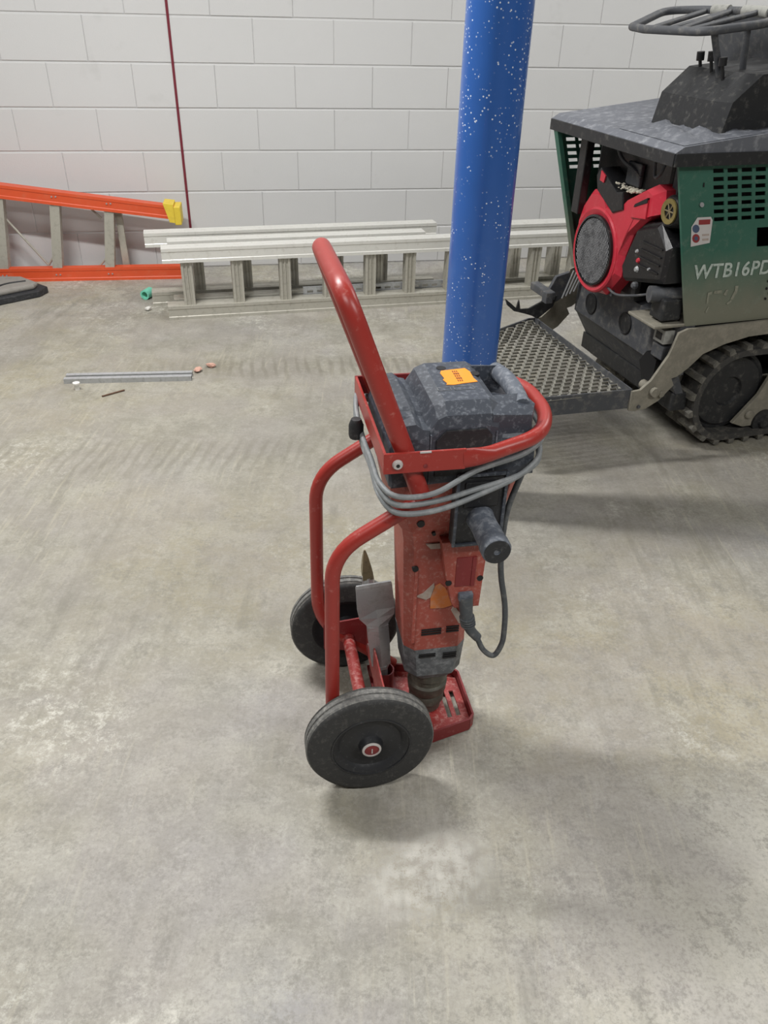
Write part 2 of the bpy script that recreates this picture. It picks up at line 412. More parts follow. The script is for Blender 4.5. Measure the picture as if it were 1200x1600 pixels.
# ---------------------------------------------------------------- blue column
r_ = .0765
bm = B(); lathe(bm, [(0, 0), (r_, 0), (r_, CEIL - .001), (0, CEIL - .001)], 64)
col = link('steel_column', bm, M['blue_paint'], smooth=True)
CX, CY = .2285, 2.10
col.location = (CX, CY, 0)
tag(col, 'round blue painted steel column flecked with white plaster, behind the breaker', 'column')

# ---------------------------------------------------------------- hand trolley  (local x = toward toe plate, y = along the axle)
TA = math.atan2(.193, .981); TO = (-.0496, 1.209, 0)
tr = root('hand_trolley', TO, TA, 'red tubular two-wheel trolley carrying the demolition hammer', 'trolley')
TR = .0135
side = []
def frame_path(t):
    return fillet([(.10, t * .92, .030), (-.068, t, .168), (-.064, t, .535), (.088, t, .632), (-.036, t, .975)], [0, .07, .06, .012, 0], 8)
top_h = []
near = fillet([(.105, -.118, .030), (-.060, -.13, .150), (-.066, -.13, .170), (-.062, -.13, .545), (.088, -.13, .640)], [0, .03, .05, .06, 0], 8)
far = fillet([(.105, .118, .030), (-.066, .13, .170), (-.062, .13, .545), (.088, .13, .640)], [0, .07, .06, 0], 8)
link('frame_tube', tube(B(), near, TR, 16), M['red_paint'], tr, smooth=True)
link('frame_tube', tube(B(), far, TR, 16), M['red_paint'], tr, smooth=True)
hp = fillet([(.092, -.13, .632), (-.038, -.13, .985), (-.046, .13, .992), (.088, .13, .632)], [0, .05, .05, 0], 10)
link('push_handle', tube(B(), hp, .0155, 20), M['red_paint'], tr, smooth=True)
# bracket ring round the head
bm = B()
box(bm, .018, .150, -.152, -.147, .705, .741, .001)
link('bracket_bar', bm, M['red_paint'], tr)
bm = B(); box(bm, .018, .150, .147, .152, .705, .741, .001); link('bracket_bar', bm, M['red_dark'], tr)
bm = B(); box(bm, .018, .023, -.147, .147, .705, .741, .001); link('bracket_bar', bm, M['red_paint'], tr)
rp = fillet([(.146, -.1495, .723), (.18, -.149, .725), (.285, -.118, .738), (.318, -.05, .744), (.318, .05, .744), (.285, .118, .738), (.18, .149, .725), (.146, .1495, .723)], [0, .03, .05, .05, .05, .05, .03, 0], 7)
fl_ = []
for i, p_ in enumerate(rp):
    k = min(1, max(0, (p_.x - .150) / .06)); k = k * k * (3 - 2 * k)
    fl_.append((.0035 + (.0125 - .0035) * k, .018 + (.0125 - .018) * k))
link('guard_loop', tube(B(), rp, 0, 16, flat=fl_), M['red_paint'], tr, smooth=True)
for s_, t_, z_ in ((.040, -.152, .722), (.040, .152, .722)):
    bm = B(); sg = 1 if t_ > 0 else -1
    lathe(bm, [(0, 0), (.0085, 0), (.0085, .002 * sg), (.0065, .005 * sg), (0, .005 * sg)], 20, (s_, t_, z_), 'y')
    link('pivot_bolt', bm, M['white_metal'], tr, smooth=True)
    bm = B(); lathe(bm, [(0, 0), (.0032, 0), (.0032, .0008 * sg), (0, .0008 * sg)], 6, (s_, t_ + .005 * sg, z_), 'y')
    link('bolt_socket', bm, M['black'], tr)
bm = B(); lathe(bm, [(0, 0), (.0035, 0), (.0035, -.001), (0, -.001)], 14, (.085, -.152, .716), 'y'); link('rivet', bm, M['red_dark'], tr)
pbox('label_strip', M['sticker_white'], tr, .075, .093, -.1535, -.1522, .7395, .7425)
for s_, z_ in ((.025, .718), (.025, .728)):
    bm = B(); lathe(bm, [(0, 0), (.006, 0), (.006, .004), (0, .004)], 8, (s_ - .002, .12 if z_ < .72 else .085, z_), 'x'); link('bracket_bolt', bm, M['steel'], tr)
# axle and side plates
bm = B(); tube(bm, [(0, -.149, .125), (0, .149, .125)], .0135, 16); link('axle', bm, M['red_worn'], tr, smooth=True)
for t_ in (-.118, .118):
    bm = B(); prism(bm, [(-.055, .100), (-.055, .172), (.048, .182), (.055, .095), (.02, .085)], 'y', t_ - .002, t_ + .002)
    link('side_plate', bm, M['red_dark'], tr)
bm = B(); box(bm, .040, .0435, -.116, .116, .088, .178, .001)
link('cross_plate', bm, M['red_worn'], tr)
# chisel sockets
for t_ in (.034, .088):
    bm = B(); lathe(bm, [(.0225, .034), (.0225, .100), (.0195, .100), (.0195, .034), (.0225, .034)], 28, (.0665, t_, 0), 'z')
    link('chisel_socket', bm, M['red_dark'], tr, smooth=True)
    # small feet plate under the socket
bm = B(); box(bm, .0436, .098, .0, .118, .026, .034); link('socket_shelf', bm, M['red_dark'], tr)
# toe plate with lip and slots
bm = B()
ty = lambda s: .118 - (s - .08) * .26
xs = [.080, .140, .196, .206, .216, .226, .242]
ys = [-1, -.55, .35, .55, 1]
vg = {}
for i, x in enumerate(xs):
    for j, yy in enumerate(ys): vg[i, j] = bm.verts.new((x, yy * ty(x), .014))
for i in range(len(xs) - 1):
    for j in range(len(ys) - 1):
        if (i in (2, 4)) and j == 1: continue
        bm.faces.new((vg[i, j], vg[i + 1, j], vg[i + 1, j + 1], vg[i, j + 1]))
r = bmesh.ops.extrude_face_region(bm, geom=list(bm.faces))
bmesh.ops.translate(bm, vec=(0, 0, -.004), verts=[v for v in r['geom'] if isinstance(v, bmesh.types.BMVert)])
link('toe_plate', bm, M['red_worn'], tr)
bm = B()
e = .0042
pts = [(.080, ty(.08)), (.235, ty(.235)), (.246, ty(.246) - .010), (.246, -ty(.246) + .010), (.235, -ty(.235)), (.080, -ty(.08))]
for A_, B_ in zip(pts, pts[1:]):
    a_ = Vector((*A_, 0)); b_ = Vector((*B_, 0)); d = (b_ - a_).normalized(); n_ = Vector((-d.y, d.x, 0)) * .0022
    q4 = [a_ - n_, b_ - n_, b_ + n_, a_ + n_]
    lo = [bm.verts.new((v.x, v.y, .004)) for v in q4]; hi = [bm.verts.new((v.x, v.y, .036)) for v in q4]
    bm.faces.new(lo[::-1]); bm.faces.new(hi)
    for k in range(4): bm.faces.new((lo[k], lo[(k + 1) % 4], hi[(k + 1) % 4], hi[k]))
link('toe_plate_lip', bm, M['red_dark'], tr, weld=False)
bm = B(); box(bm, .092, .10, -.10, -.02, .014, .075); link('toe_gusset', bm, M['red_worn'], tr)

def wheel(t_out, t_in):
    sg = 1 if t_in > t_out else -1     # outer face at t_out
    wdt = abs(t_in - t_out)
    def P_(lst): return [(r, h * sg) for r, h in lst]
    c = (0, t_out, .125)
    bm = B(); lathe(bm, P_([(.078, .0), (.112, .0), (.119, .002), (.122, .006), (.1225, .007)]), 72, c, 'y')
    lathe(bm, P_([(.1225, wdt - .007), (.122, wdt - .006), (.119, wdt - .002), (.112, wdt), (.078, wdt)]), 72, c, 'y')
    link('tyre_wall', bm, M['tire'], tr, smooth=True)
    bm = B(); lathe(bm, P_([(.1225, .007), (.125, .010), (.125, .017), (.1225, .018), (.1225, .021), (.125, .022), (.125, .031), (.1225, .032), (.1225, .035), (.125, .036), (.1225, wdt - .007)]), 72, c, 'y')
    link('tyre_tread', bm, M['tread'], tr, smooth=True)
    bm = B()
    lathe(bm, P_([(.078, 0), (.0775, -.0015), (.0745, -.0015), (.074, .001), (.068, .003), (.060, .011), (.034, .014), (.024, .008), (.020, -.004), (0, -.004)]), 64, c, 'y')
    lathe(bm, P_([(.078, wdt), (.070, wdt - .003), (.060, wdt - .011), (.026, wdt - .012), (.022, wdt + .0), (0, wdt + .0)]), 64, c, 'y')
    h = link('wheel_hub', bm, M['hub_black'], tr, smooth=True)
    bm = B(); lathe(bm, P_([(.0145, -.0045), (.0185, -.0045), (.0185, -.006), (.0145, -.0075), (.0145, -.0045)]), 32, c, 'y'); link('washer', bm, M['white_metal'], h, smooth=True)
    bm = B(); lathe(bm, P_([(0, -.0042), (.0145, -.0042), (.0145, -.0055), (.006, -.008), (0, -.008)]), 24, c, 'y'); link('axle_cap', bm, M['red_dark'], h, smooth=True)
    bm = B(); y0 = t_out - .009 * sg; box(bm, -.0008, .0012, min(y0, y0 + .0006), max(y0, y0 + .0006), .119, .131); link('cap_slot', bm, M['white_metal'], h)
wheel(-.195, -.150)
wheel(.195, .150)

# ---------------------------------------------------------------- chisels
def chisel_root(x, y, z, ln, lt):
    v = Vector(TO) + Vector((.981, .193, 0)) * x + Vector((-.193, .981, 0)) * y + Vector((0, 0, z)); return v
cr = root('spade_chisel', chisel_root(.0665, .034, .036, 0, 0), TA, 'wide flat steel spade chisel standing in the trolley socket', 'chisel')
cr.rotation_euler = (0, math.radians(-5), TA)
bm = B(); lathe(bm, [(0, .002), (.014, .002), (.014, .07), (.017, .074), (.020, .078), (.020, .086), (.017, .089), (0, .089)], 6)
link('collar', bm, M['steel'], cr, smooth=False)
bm = B(); loft(bm, [[(x * a_, y * b_, z) for x, y in ((1, -.6), (1, .6), (0, 1), (-1, .6), (-1, -.6), (0, -1))]
                    for z, a_, b_ in ((.088, .020, .018), (.15, .022, .018), (.20, .022, .018))])
link('shank', bm, M['steel'], cr)
bm = B()
secs = []
for z, hw, hy, rd in ((.190, .016, .013, 1.5), (.205, .024, .008, 2.2), (.222, .0365, .0055, 2.0), (.240, .0385, .0052, 1.05), (.300, .0370, .0040, 1.0), (.306, .0355, .0022, 1.0)):
    secs.append([(-hw, -hy, z), (0, -hy * rd, z), (hw, -hy, z), (hw, hy, z), (0, hy * rd, z), (-hw, hy, z)])
link('blade', loft(bm, secs), M['steel'], cr)
cr = root('point_chisel', chisel_root(.0665, .088, .036, 0, 0), TA, 'pointed steel chisel standing behind the spade chisel', 'chisel')
cr.rotation_euler = (0, math.radians(-6), TA)
bm = B(); lathe(bm, [(0, .002), (.013, .002), (.013, .08), (.018, .084), (.018, .094), (.014, .098), (.014, .24), (.0125, .285), (0, .286)], 8)
link('shank', bm, M['steel'], cr)
bm = B(); loft(bm, [[(c * math.cos(k * PI / 2 + PI / 4), c * math.sin(k * PI / 2 + PI / 4), z) for k in range(4)] for z, c in ((.282, .016), (.30, .0155), (.335, .008), (.352, .002))])
link('point', bm, M['brass_steel'], cr)

# ---------------------------------------------------------------- demolition hammer
hm = root('demolition_hammer', TO, TA, 'large dusty red and grey electric demolition hammer standing on the trolley', 'power tool')
def oct_(s0, s1, t0, t1, ch, z):
    return [(s0 + ch, t0, z), (s1 - ch, t0, z), (s1, t0 + ch, z), (s1, t1 - ch, z), (s1 - ch, t1, z), (s0 + ch, t1, z), (s0, t1 - ch, z), (s0, t0 + ch, z)]
NX = .156
bm = B(); lathe(bm, [(0, .016), (.026, .016), (.032, .020), (.034, .040), (.038, .044), (.038, .062), (.036, .066), (.041, .072), (.043, .095), (.039, .100), (.039, .112), (.044, .118), (.044, .140), (0, .140)], 40, (NX, 0, 0))
link('chuck', bm, M['nose'], hm, smooth=True)
bm = B(); loft(bm, [oct_(.108, .202, -.044, .044, .022, .138), oct_(.096, .214, -.056, .056, .022, .158), oct_(.090, .216, -.062, .062, .020, .235), oct_(.089, .216, -.062, .062, .020, .237)])
link('nose_casing', bm, M['nose_case'], hm)
bm = B(); loft(bm, [oct_(.0895, .2155, -.0615, .0615, .019, .2372), oct_(.087, .214, -.061, .061, .018, .30), oct_(.083, .214, -.062, .062, .017, .40), oct_(.079, .216, -.063, .063, .016, .500), oct_(.074, .226, -.070, .070, .016, .530)])
link('barrel_housing', bm, M['red_body'], hm)
bm = B(); loft(bm, [oct_(.074, .228, -.0705, .0705, .016, .5302), oct_(.058, .252, -.084, .084, .018, .560), oct_(.049, .268, -.090, .090, .02, .605), oct_(.043, .279, -.094, .094, .022, .66), oct_(.042, .281, -.094, .094, .022, .715)])
link('motor_housing', bm, M['red_body'], hm)
# ribs along barrel edges
for t_ in (-.0655,):
    bm = B(); box(bm, .100, .106, t_ + .0, t_ + .004, .26, .44, .001); link('housing_rib', bm, M['red_body'], hm)
# grey head cover: profile in (s,z) lofted along t
def cap_sec(t_, dz, ins):
    pr = [(.040, .650), (.040, .742), (.052, .768), (.074, .766), (.094, .748), (.112, .782), (.130, .790), (.205, .790), (.218, .782), (.226, .748), (.275, .742), (.283, .730), (.284, .660)]
    out = []
    for s_, z_ in pr:
        k = max(0, (z_ - .66) / .138)
        out.append((s_ + (ins if s_ < .12 else -ins * .6) * k, t_, z_ - dz * k * k))
    return out
bm = B(); loft(bm, [cap_sec(-.106, .040, .006), cap_sec(-.100, .018, .003), cap_sec(-.078, 0, 0), cap_sec(.078, 0, 0), cap_sec(.100, .018, .003), cap_sec(.106, .040, .006)])
hc = link('head_cover', bm, M['cap_gray'], hm)
# raised panel on the near face of the cover, side seams
for s_ in (.102, .212):
    bm = B(); box(bm, s_, s_ + .0022, -.1085, -.105, .655, .745); link('cover_seam', bm, M['grip_rubber'], hm)
bm = B(); prism(bm, [(.112, .668), (.112, .735), (.128, .752), (.195, .752), (.205, .740), (.205, .668)], 'y', -.1095, -.105, .001); link('cover_panel', bm, M['black_rubber'], hm)
# blocky wing on the left of the cover
def wing(t_, dz, w_):
    return [(.034 + w_, t_, .655), (.100, t_, .655), (.100, t_, .760 - dz), (.090, t_, .762 - dz), (.078, t_, .772 - dz), (.060, t_, .770 - dz), (.042 + w_, t_, .752 - dz), (.034 + w_, t_, .730 - dz)]
bm = B(); loft(bm, [wing(-.112, .030, .006), wing(-.104, .008, .002), wing(-.060, .004, .002), wing(-.052, .0, .0), wing(.052, 0, 0), wing(.104, .008, .002), wing(.112, .030, .006)])
link('cover_wing', bm, M['cap_gray'], hm)
# grip across the right of the head
for sg in (-1, 1):
    bm = B(); loft(bm, [[(.205, sg * .062, z1), (.205, sg * .104, z1 - (.0 if z1 < .75 else .014)), (.272, sg * .100, z1 - (.0 if z1 < .75 else .020)), (.282, sg * .080, z1 - (.0 if z1 < .75 else .010)), (.268, sg * .058, z1)] for z1 in (.735, .755, .787)])
    link('grip_post', bm, M['cap_gray'], hm)
gp = fillet([(.262, -.075, .770), (.266, -.03, .776), (.266, .03, .776), (.262, .075, .770)], .03, 4)
link('top_grip', tube(B(), gp, .0155, 16), M['grip_rubber'], hm, smooth=True)
# screw wells on the cover
for s_, t_ in ((.155, .052), (.207, .022)):
    bm = B(); lathe(bm, [(0, .0006), (.006, .0006), (.0085, .0008), (.0085, -.004)], 20, (s_, t_, .790)); link('screw_well', bm, M['black'], hm)
# orange sticker on top
bm = B()
poly = [(.147, -.018), (.150, -.012), (.146, .002), (.150, .008), (.148, .030), (.152, .040), (.196, .046), (.201, .030), (.200, .004), (.203, -.012), (.176, -.016), (.160, -.020)]
prism(bm, poly, 'z', .7902, .7908); lb = link('orange_sticker', bm, M['orange_label'], hm)
bm = B()
for i in range(5):
    y0 = -.008 + i * .0095
    for j in range(3): box(bm, .170 + j * .0035, .172 + j * .0035 + .0008 * (i % 2), y0, y0 + .0065, .7909, .7911)
o = link('printed_text', bm, M['ink'], lb, weld=False)
bm = B()
for a_, b_ in (((.128, -.040), (.150, -.036)), ((.156, -.040), (.190, -.034))):
    box(bm, a_[0], b_[0], a_[1], a_[1] + .0012, .790, .7906); box(bm, a_[0], b_[0], b_[1] + .008, b_[1] + .0092, .790, .7906)
    box(bm, a_[0], a_[0] + .0012, a_[1], b_[1] + .008, .790, .7906); box(bm, b_[0], b_[0] + .0012, a_[1], b_[1] + .008, .790, .7906)
link('moulded_outline', bm, M['nose_case'], hm, weld=False)
# black grip mount on the near side + side handle
bm = B()
box(bm, .150, .240, -.112, -.088, .525, .672, .004); pn = link('side_panel', bm, M['black_rubber'], hm)
bm = B()
for x0, x1, z0, z1 in ((.150, .156, .525, .672), (.234, .240, .525, .672), (.156, .234, .525, .531), (.156, .234, .666, .672)):
    box(bm, x0, x1, -.1165, -.1118, z0, z1, .001)
link('panel_rim', bm, M['cap_gray'], pn, weld=False)
bm = B(); box(bm, .166, .226, -.115, -.1118, .605, .655, .002); link('name_plate', bm, M['hub_black'], pn)
GS, GZ = .198, .580
bm = B(); lathe(bm, [(0, -.108), (.024, -.108), (.025, -.112), (.0235, -.116), (.0230, -.140), (.0238, -.165), (.0238, -.188), (.0252, -.191), (.0252, -.208), (.0230, -.212), (.008, -.2125), (.006, -.210), (0, -.210)], 36, (GS, 0, GZ), 'y')
gr = link('side_grip', bm, M['grip_rubber'], hm, smooth=True)
bm = B(); lathe(bm, [(.006, -.2132), (.0222, -.2132), (.0222, -.212), (.006, -.212), (.006, -.2132)], 32, (GS, 0, GZ), 'y'); link('grip_end', bm, M['black_rubber'], gr, smooth=True)
# lower electronics block with the cord inlet
bm = B(); prism(bm, [(.168, .372), (.174, .362), (.222, .362), (.226, .49), (.218, .518), (.140, .518), (.152, .44)], 'y', -.090, -.058, .002)
sb = link('switch_housing', bm, M['red_body'], hm)
bm = B(); box(bm, .170, .208, -.0915, -.0895, .415, .482, .001); link('recess', bm, M['red_dark'], sb)
bm = B(); box(bm, .200, .207, -.093, -.091, .415, .482); link('latch', bm, M['red_dark'], sb)
for s_, z_ in ((.158, .425), (.218, .430)):
    bm = B(); lathe(bm, [(0, -.0008), (.006, -.0008), (.006, .002)], 16, (s_, -.0905, z_), 'y'); link('screw_hole', bm, M['black'], sb)
for s_, t_, z_, rr in ((.100, -.085, .560, .007), (.128, -.074, .528, .0035), (.100, -.0640, .445, .006)):
    bm = B(); lathe(bm, [(0, -.002), (rr, -.002), (rr, .006), (0, .006)], 16, (s_, t_, z_), 'y'); link('screw_hole', bm, M['black'], hm)
# vent slots near the bottom of the barrel
for x0, x1, n_, zz in ((.120, .160, 3, .288), (.170, .196, 3, .290), (.118, .152, 2, .222), (.168, .196, 3, .220)):
    for k in range(n_):
        bm = B(); box(bm, x0, x1, -.0632, -.0600, zz - k * .006, zz - k * .006 + .0028)
        link('vent_slot', bm, M['black'], hm)
# faded sticker on the barrel
bm = B(); prism(bm, [(.134, .345), (.133, .372), (.140, .398), (.150, .404), (.160, .394), (.176, .366), (.184, .350), (.160, .343)], 'y', -.0640, -.0615); link('faded_sticker', bm, M['orange_faded'], hm)
bm = B(); prism(bm, [(.104, .378), (.118, .384), (.138, .406), (.139, .398), (.1325, .372), (.124, .368)], 'y', -.0640, -.0615); link('paper_remnant', bm, M['paper_grey'], hm)
bm = B(); prism(bm, [(.176, .335), (.182, .346), (.202, .312), (.203, .298), (.194, .300)], 'y', -.0640, -.0612); link('paper_remnant', bm, M['paper_grey'], hm)
bm = B(); prism(bm, [(.117, .500), (.155, .500), (.148, .488), (.126, .489)], 'y', -.0665, -.062); link('clip_plate', bm, M['paper_grey'], hm)
# cord: strain relief, hanging loop, three turns round the head
bm = B(); box(bm, .178, .206, -.100, -.088, .384, .402, .003); link('cord_inlet', bm, M['grip_rubber'], hm)
sr = fillet([(.193, -.094, .392), (.196, -.096, .350), (.205, -.097, .312), (.224, -.097, .288)], .03, 4)
link('strain_relief', tube(B(), sr, [.0135 - .0045 * i / (len(sr) - 1) for i in range(len(sr))], 14), M['cord_dark'], hm, smooth=True)
for k in range(4):
    p0 = Vector((.198 + .0012 * k, -.0965, .344 - k * .0055)); bm = B(); tube(bm, [p0, p0 + Vector((.0005, 0, -.003))], .0148, 16); link('relief_ring', bm, M['cord_dark'], hm, smooth=True)
lp = fillet([(.222, -.097, .290), (.238, -.098, .252), (.262, -.100, .232), (.276, -.102, .270), (.272, -.104, .360), (.250, -.104, .450), (.247, -.100, .53), (.250, -.100, .59), (.262, -.112, .660)], .05, 6)
link('power_cord', tube(B(), lp, .0055, 12), M['cord_dark'], hm, smooth=True)
def turn(z_near_l, z_near_r, z_right, z_far, z_left, bulge=0):
    ctrl = [(.016, -.05, z_left), (.018, -.120, (z_left + z_near_l) / 2), (.040, -.1595, z_near_l), (.100, -.162 - bulge, z_near_l * .9 + z_near_r * .1), (.175, -.134 - bulge, z_near_r), (.262, -.122, (z_near_r * .45 + z_right * .55)),
            (.300, -.080, z_right), (.300, .080, z_right), (.262, .122, z_far), (.150, .158, z_far), (.040, .160, z_far), (.014, .110, z_far), (.013, .03, z_left + .005)]
    n = len(ctrl); out = []
    for i in range(n):
        p0, p1, p2, p3 = (Vector(ctrl[(i + k - 1) % n]) for k in range(4))
        for j in range(6):
            t = j / 6
            out.append(.5 * ((2 * p1) + (-p0 + p2) * t + (2 * p0 - 5 * p1 + 4 * p2 - p3) * t * t + (-p0 + 3 * p1 - 3 * p2 + p3) * t ** 3))
    return out
for a_ in ((.668, .690, .728, .706, .676, .0), (.637, .640, .700, .694, .662, .001), (.652, .650, .690, .686, .668, -.004)):
    link('cord_turn', tube(B(), turn(*a_), .0048, 10, closed=True), M['cord'], hm, smooth=True)
bm = B(); lathe(bm, [(0, 0), (.012, 0), (.0135, .006), (.0135, .024), (.009, .036), (0, .036)], 14, (.004, .040, .672), 'z'); link('plug', bm, M['black_rubber'], hm, smooth=True)

# ---------------------------------------------------------------- tracked buggy (local x = forward, y = away from camera side, z up)
MXF, MYF = .95080, .30980
MO = Vector((.6895, 2.722, 0))
bg = root('tracked_buggy', MO, math.atan2(MYF, MXF), 'muddy green rubber-tracked power buggy with a red engine at its open rear', 'machine')
HALF = .35
# rear step platform: side rails, end rail, grating
def rail(x0, y0, x1, y1, th=.006, z0=.205, z1=.272):
    a_ = Vector((x0, y0, 0)); b_ = Vector((x1, y1, 0)); d = (b_ - a_).normalized(); n_ = Vector((-d.y, d.x, 0)) * th / 2
    bm = B(); q4 = [a_ - n_, b_ - n_, b_ + n_, a_ + n_]
    lo = [bm.verts.new((v.x, v.y, z0)) for v in q4]; hi = [bm.verts.new((v.x, v.y, z1)) for v in q4]
    bm.faces.new(lo[::-1]); bm.faces.new(hi)
    for k in range(4): bm.faces.new((lo[k], lo[(k + 1) % 4], hi[(k + 1) % 4], hi[k]))
    return bm
DEP = .40
for a_ in ((0, -HALF, -DEP, -HALF + .02), (-DEP, -HALF + .02, -DEP, HALF - .16), (-DEP, HALF - .16, -.20, HALF - .085), (-.20, HALF - .085, -.03, HALF), (-.03, HALF, 0, HALF), (0, HALF, 0, -HALF)):
    link('platform_rail', rail(*a_, z0=.225 if a_[1] == HALF else .205), M['mach_dusty'], bg)
def inside(x, y):
    if x > -.005 or x < -DEP + .004 or y < -HALF + .004: return False
    lim = HALF - .004
    if x < -.03: lim = min(lim, HALF - (-.03 - x) / .17 * .085)
    if x < -.20: lim = min(lim, HALF - .085 - (-.20 - x) / .20 * .075)
    return y < lim - .004
bm = B(); cw, ch_ = .036, .026
for j in range(int(.70 / ch_)):
    y = -HALF + .006 + ch_ * j
    for i in range(-1, int(DEP / cw) + 1):
        x = -DEP + .004 + cw * i + (cw / 2 if j % 2 else 0)
        if not (inside(x + .002, y + .001) and inside(x + cw - .002, y + ch_)): continue
        hx0, hx1, hy0, hy1 = x + .006, x + cw - .006, y + .005, y + ch_ - .007
        zt = .262
        o4 = [bm.verts.new(v) for v in ((x, y, zt), (x + cw, y, zt), (x + cw, y + ch_, zt), (x, y + ch_, zt))]
        i4 = [bm.verts.new(v) for v in ((hx0, hy0, zt - .003), (hx1, hy0, zt - .003), (hx1, hy1, zt + .009), (hx0, hy1, zt + .009))]
        for k in range(4): bm.faces.new((o4[k], o4[(k + 1) % 4], i4[(k + 1) % 4], i4[k]))
g = link('step_grating', bm, M['grating'], bg, weld=True); g['kind'] = 'stuff'
sm = g.modifiers.new('thick', 'SOLIDIFY'); sm.thickness = .0025; sm.offset = 0

# side arms (near and far) with the arch above the track
arm = [(-.004, .200), (-.004, .268), (.026, .270), (.060, .300), (.105, .380), (.125, .455), (.156, .466), (.62, .472), (1.5, .472), (1.5, .425), (.55, .425), (.40, .420), (.31, .402), (.235, .375), (.19, .330), (.155, .305), (.135, .300), (.150, .275), (.105, .225), (.06, .200), (.02, .196)]
for y0 in (-.362, .352):
    bm = B(); prism(bm, arm, 'y', y0, y0 + .010); link('side_arm', bm, M['arm_dust'], bg)
bm = B(); tube(bm, [(.075, -.378, .262), (.075, -.30, .262)], .016, 12); link('pivot_pin', bm, M['arm_dust'], bg, smooth=True)
bm = B(); tube(bm, [(.105, -.372, .250), (.105, -.30, .250)], .010, 12); link('pivot_pin', bm, M['arm_dust'], bg, smooth=True)
bm = B(); tube(bm, [(.03, -.367, .212), (.03, -.35, .212)], .006, 10); link('pivot_pin', bm, M['mach_dusty'], bg, smooth=True)

# rear chassis plate with flange, covers, hole and reflectors
bm = B(); loft(bm, [[(.150, y, .300), (.138, y, .312), (.138, y, .465), (.160, y, .475), (.190, y, .475), (.190, y, .300)] for y in (-.346, .300)])
cp = link('chassis_plate', bm, M['mach_dusty'], bg)
bm = B(); loft(bm, [[(.150, y, .30), (.205, y, .215), (.235, y, .215), (.190, y, .30)] for y in (-.315, .300)])
link('chassis_flange', bm, M['mach_dusty'], bg)
for y, z in ((-.05, .378), (.186, .372)):
    bm = B(); lathe(bm, [(.036, 0), (.036, -.003), (.031, -.003), (.031, -.0015), (.010, -.0015), (0, -.004)], 32, (.137, y, z), 'x'); link('round_cover', bm, M['mach_black'], cp, smooth=True)
    bm = B(); lathe(bm, [(.0315, -.0018), (.036, -.0045), (.0385, -.0030), (.0385, 0)], 32, (.137, y, z), 'x'); link('cover_ring', bm, M['black'], cp, smooth=True)
bm = B(); prism(bm, [(-.225, .245), (-.195, .300), (-.225, .345), (-.285, .335), (-.285, .252)], 'x', .120, .1375); link('recess', bm, M['black'], cp)
pbox('junction_box', M['mach_dusty'], cp, .105, .138, -.325, -.265, .350, .395, .003)
pbox('reflector', M['pale'], cp, .100, .138, -.325, -.268, .405, .450, .002)
pbox('reflector', M['mach_black'], cp, .098, .1005, -.312, -.281, .416, .439, .0008)
pbox('dusty_ledge', M['arm_dust'], bg, .04, .30, -.345, -.19, .468, .478, .003)
pbox('under_beam', M['mach_black'], bg, .20, .26, -.315, .31, .150, .214, .004)
# lateral beam behind and inner bay
pbox('bay_back', M['eng_black'], bg, .56, .58, -.34, .34, .40, .96)
pbox('bay_floor', M['mach_black'], bg, .19, .58, -.34, .34, .44, .47)
pbox('underbody', M['mach_black'], bg, .24, 1.5, -.13, .13, .16, .44)

# green side panels with real slots
def panel(y, ledge, slots, name):
    """sheet in a skewed grid: rear edge leans back toward the top"""
    ZB, ZT = .470, .958
    sk = lambda z: -(z - .47) * .315
    xs = sorted({0, 1.30} | {v for s in slots for v in s[:2]}); zs = sorted({ZB, ZT} | {v for s in slots for v in s[2:4]})
    bm = B(); V_ = {}
    def v(i, j):
        if (i, j) not in V_:
            x, z = xs[i], zs[j]; k = 1 - min(1, x / 1.3)
            V_[i, j] = bm.verts.new((ledge + x + sk(z), y, z))
        return V_[i, j]
    for i in range(len(xs) - 1):
        for j in range(len(zs) - 1):
            cx, cz = (xs[i] + xs[i + 1]) / 2, (zs[j] + zs[j + 1]) / 2
            if any(s[0] < cx < s[1] and s[2] < cz < s[3] for s in slots): continue
            bm.faces.new((v(i, j), v(i + 1, j), v(i + 1, j + 1), v(i, j + 1)))
    o = link(name, bm, M['green_paint'], bg)
    md = o.modifiers.new('t', 'SOLIDIFY'); md.thickness = .004; md.offset = 0
    return o
def slotgrid(x0, z0, nx, nz, px=.0485, pz=-.0225, w_=.036, h_=.0115):
    return [(x0 + i * px, x0 + i * px + w_, z0 + j * pz - h_, z0 + j * pz) for i in range(nx) for j in range(nz)]
ns = slotgrid(.110, .938, 5, 7)+slotgrid(.110+.0485*5, .938, 6, 7)
gp_ = panel(-.345, .156, ns + [(.264, .335, .708, .766)], 'side_panel')
fs = slotgrid(.040, .948, 11, 6, .0485, -.0228)
panel(.345, .125, fs, 'side_panel')
# rear edge returns
for y, l_ in ((-.345, .156), (.345, .125)):
    sg = 1 if y < 0 else -1
    bm = B(); loft(bm, [[(l_ - (z - .47) * .315 - .004, y - .003, z), (l_ - (z - .47) * .315 + .012, y - .003, z), (l_ - (z - .47) * .315 + .012, y + sg * (.006 if y < 0 else .03), z), (l_ - (z - .47) * .315 - .004, y + sg * (.006 if y < 0 else .03), z)] for z in (.472, .955)])
    link('panel_edge', bm, M['green_paint'], bg)
def on_panel(x, z): return (.156 + x - (z - .47) * .315, -.3485, z)
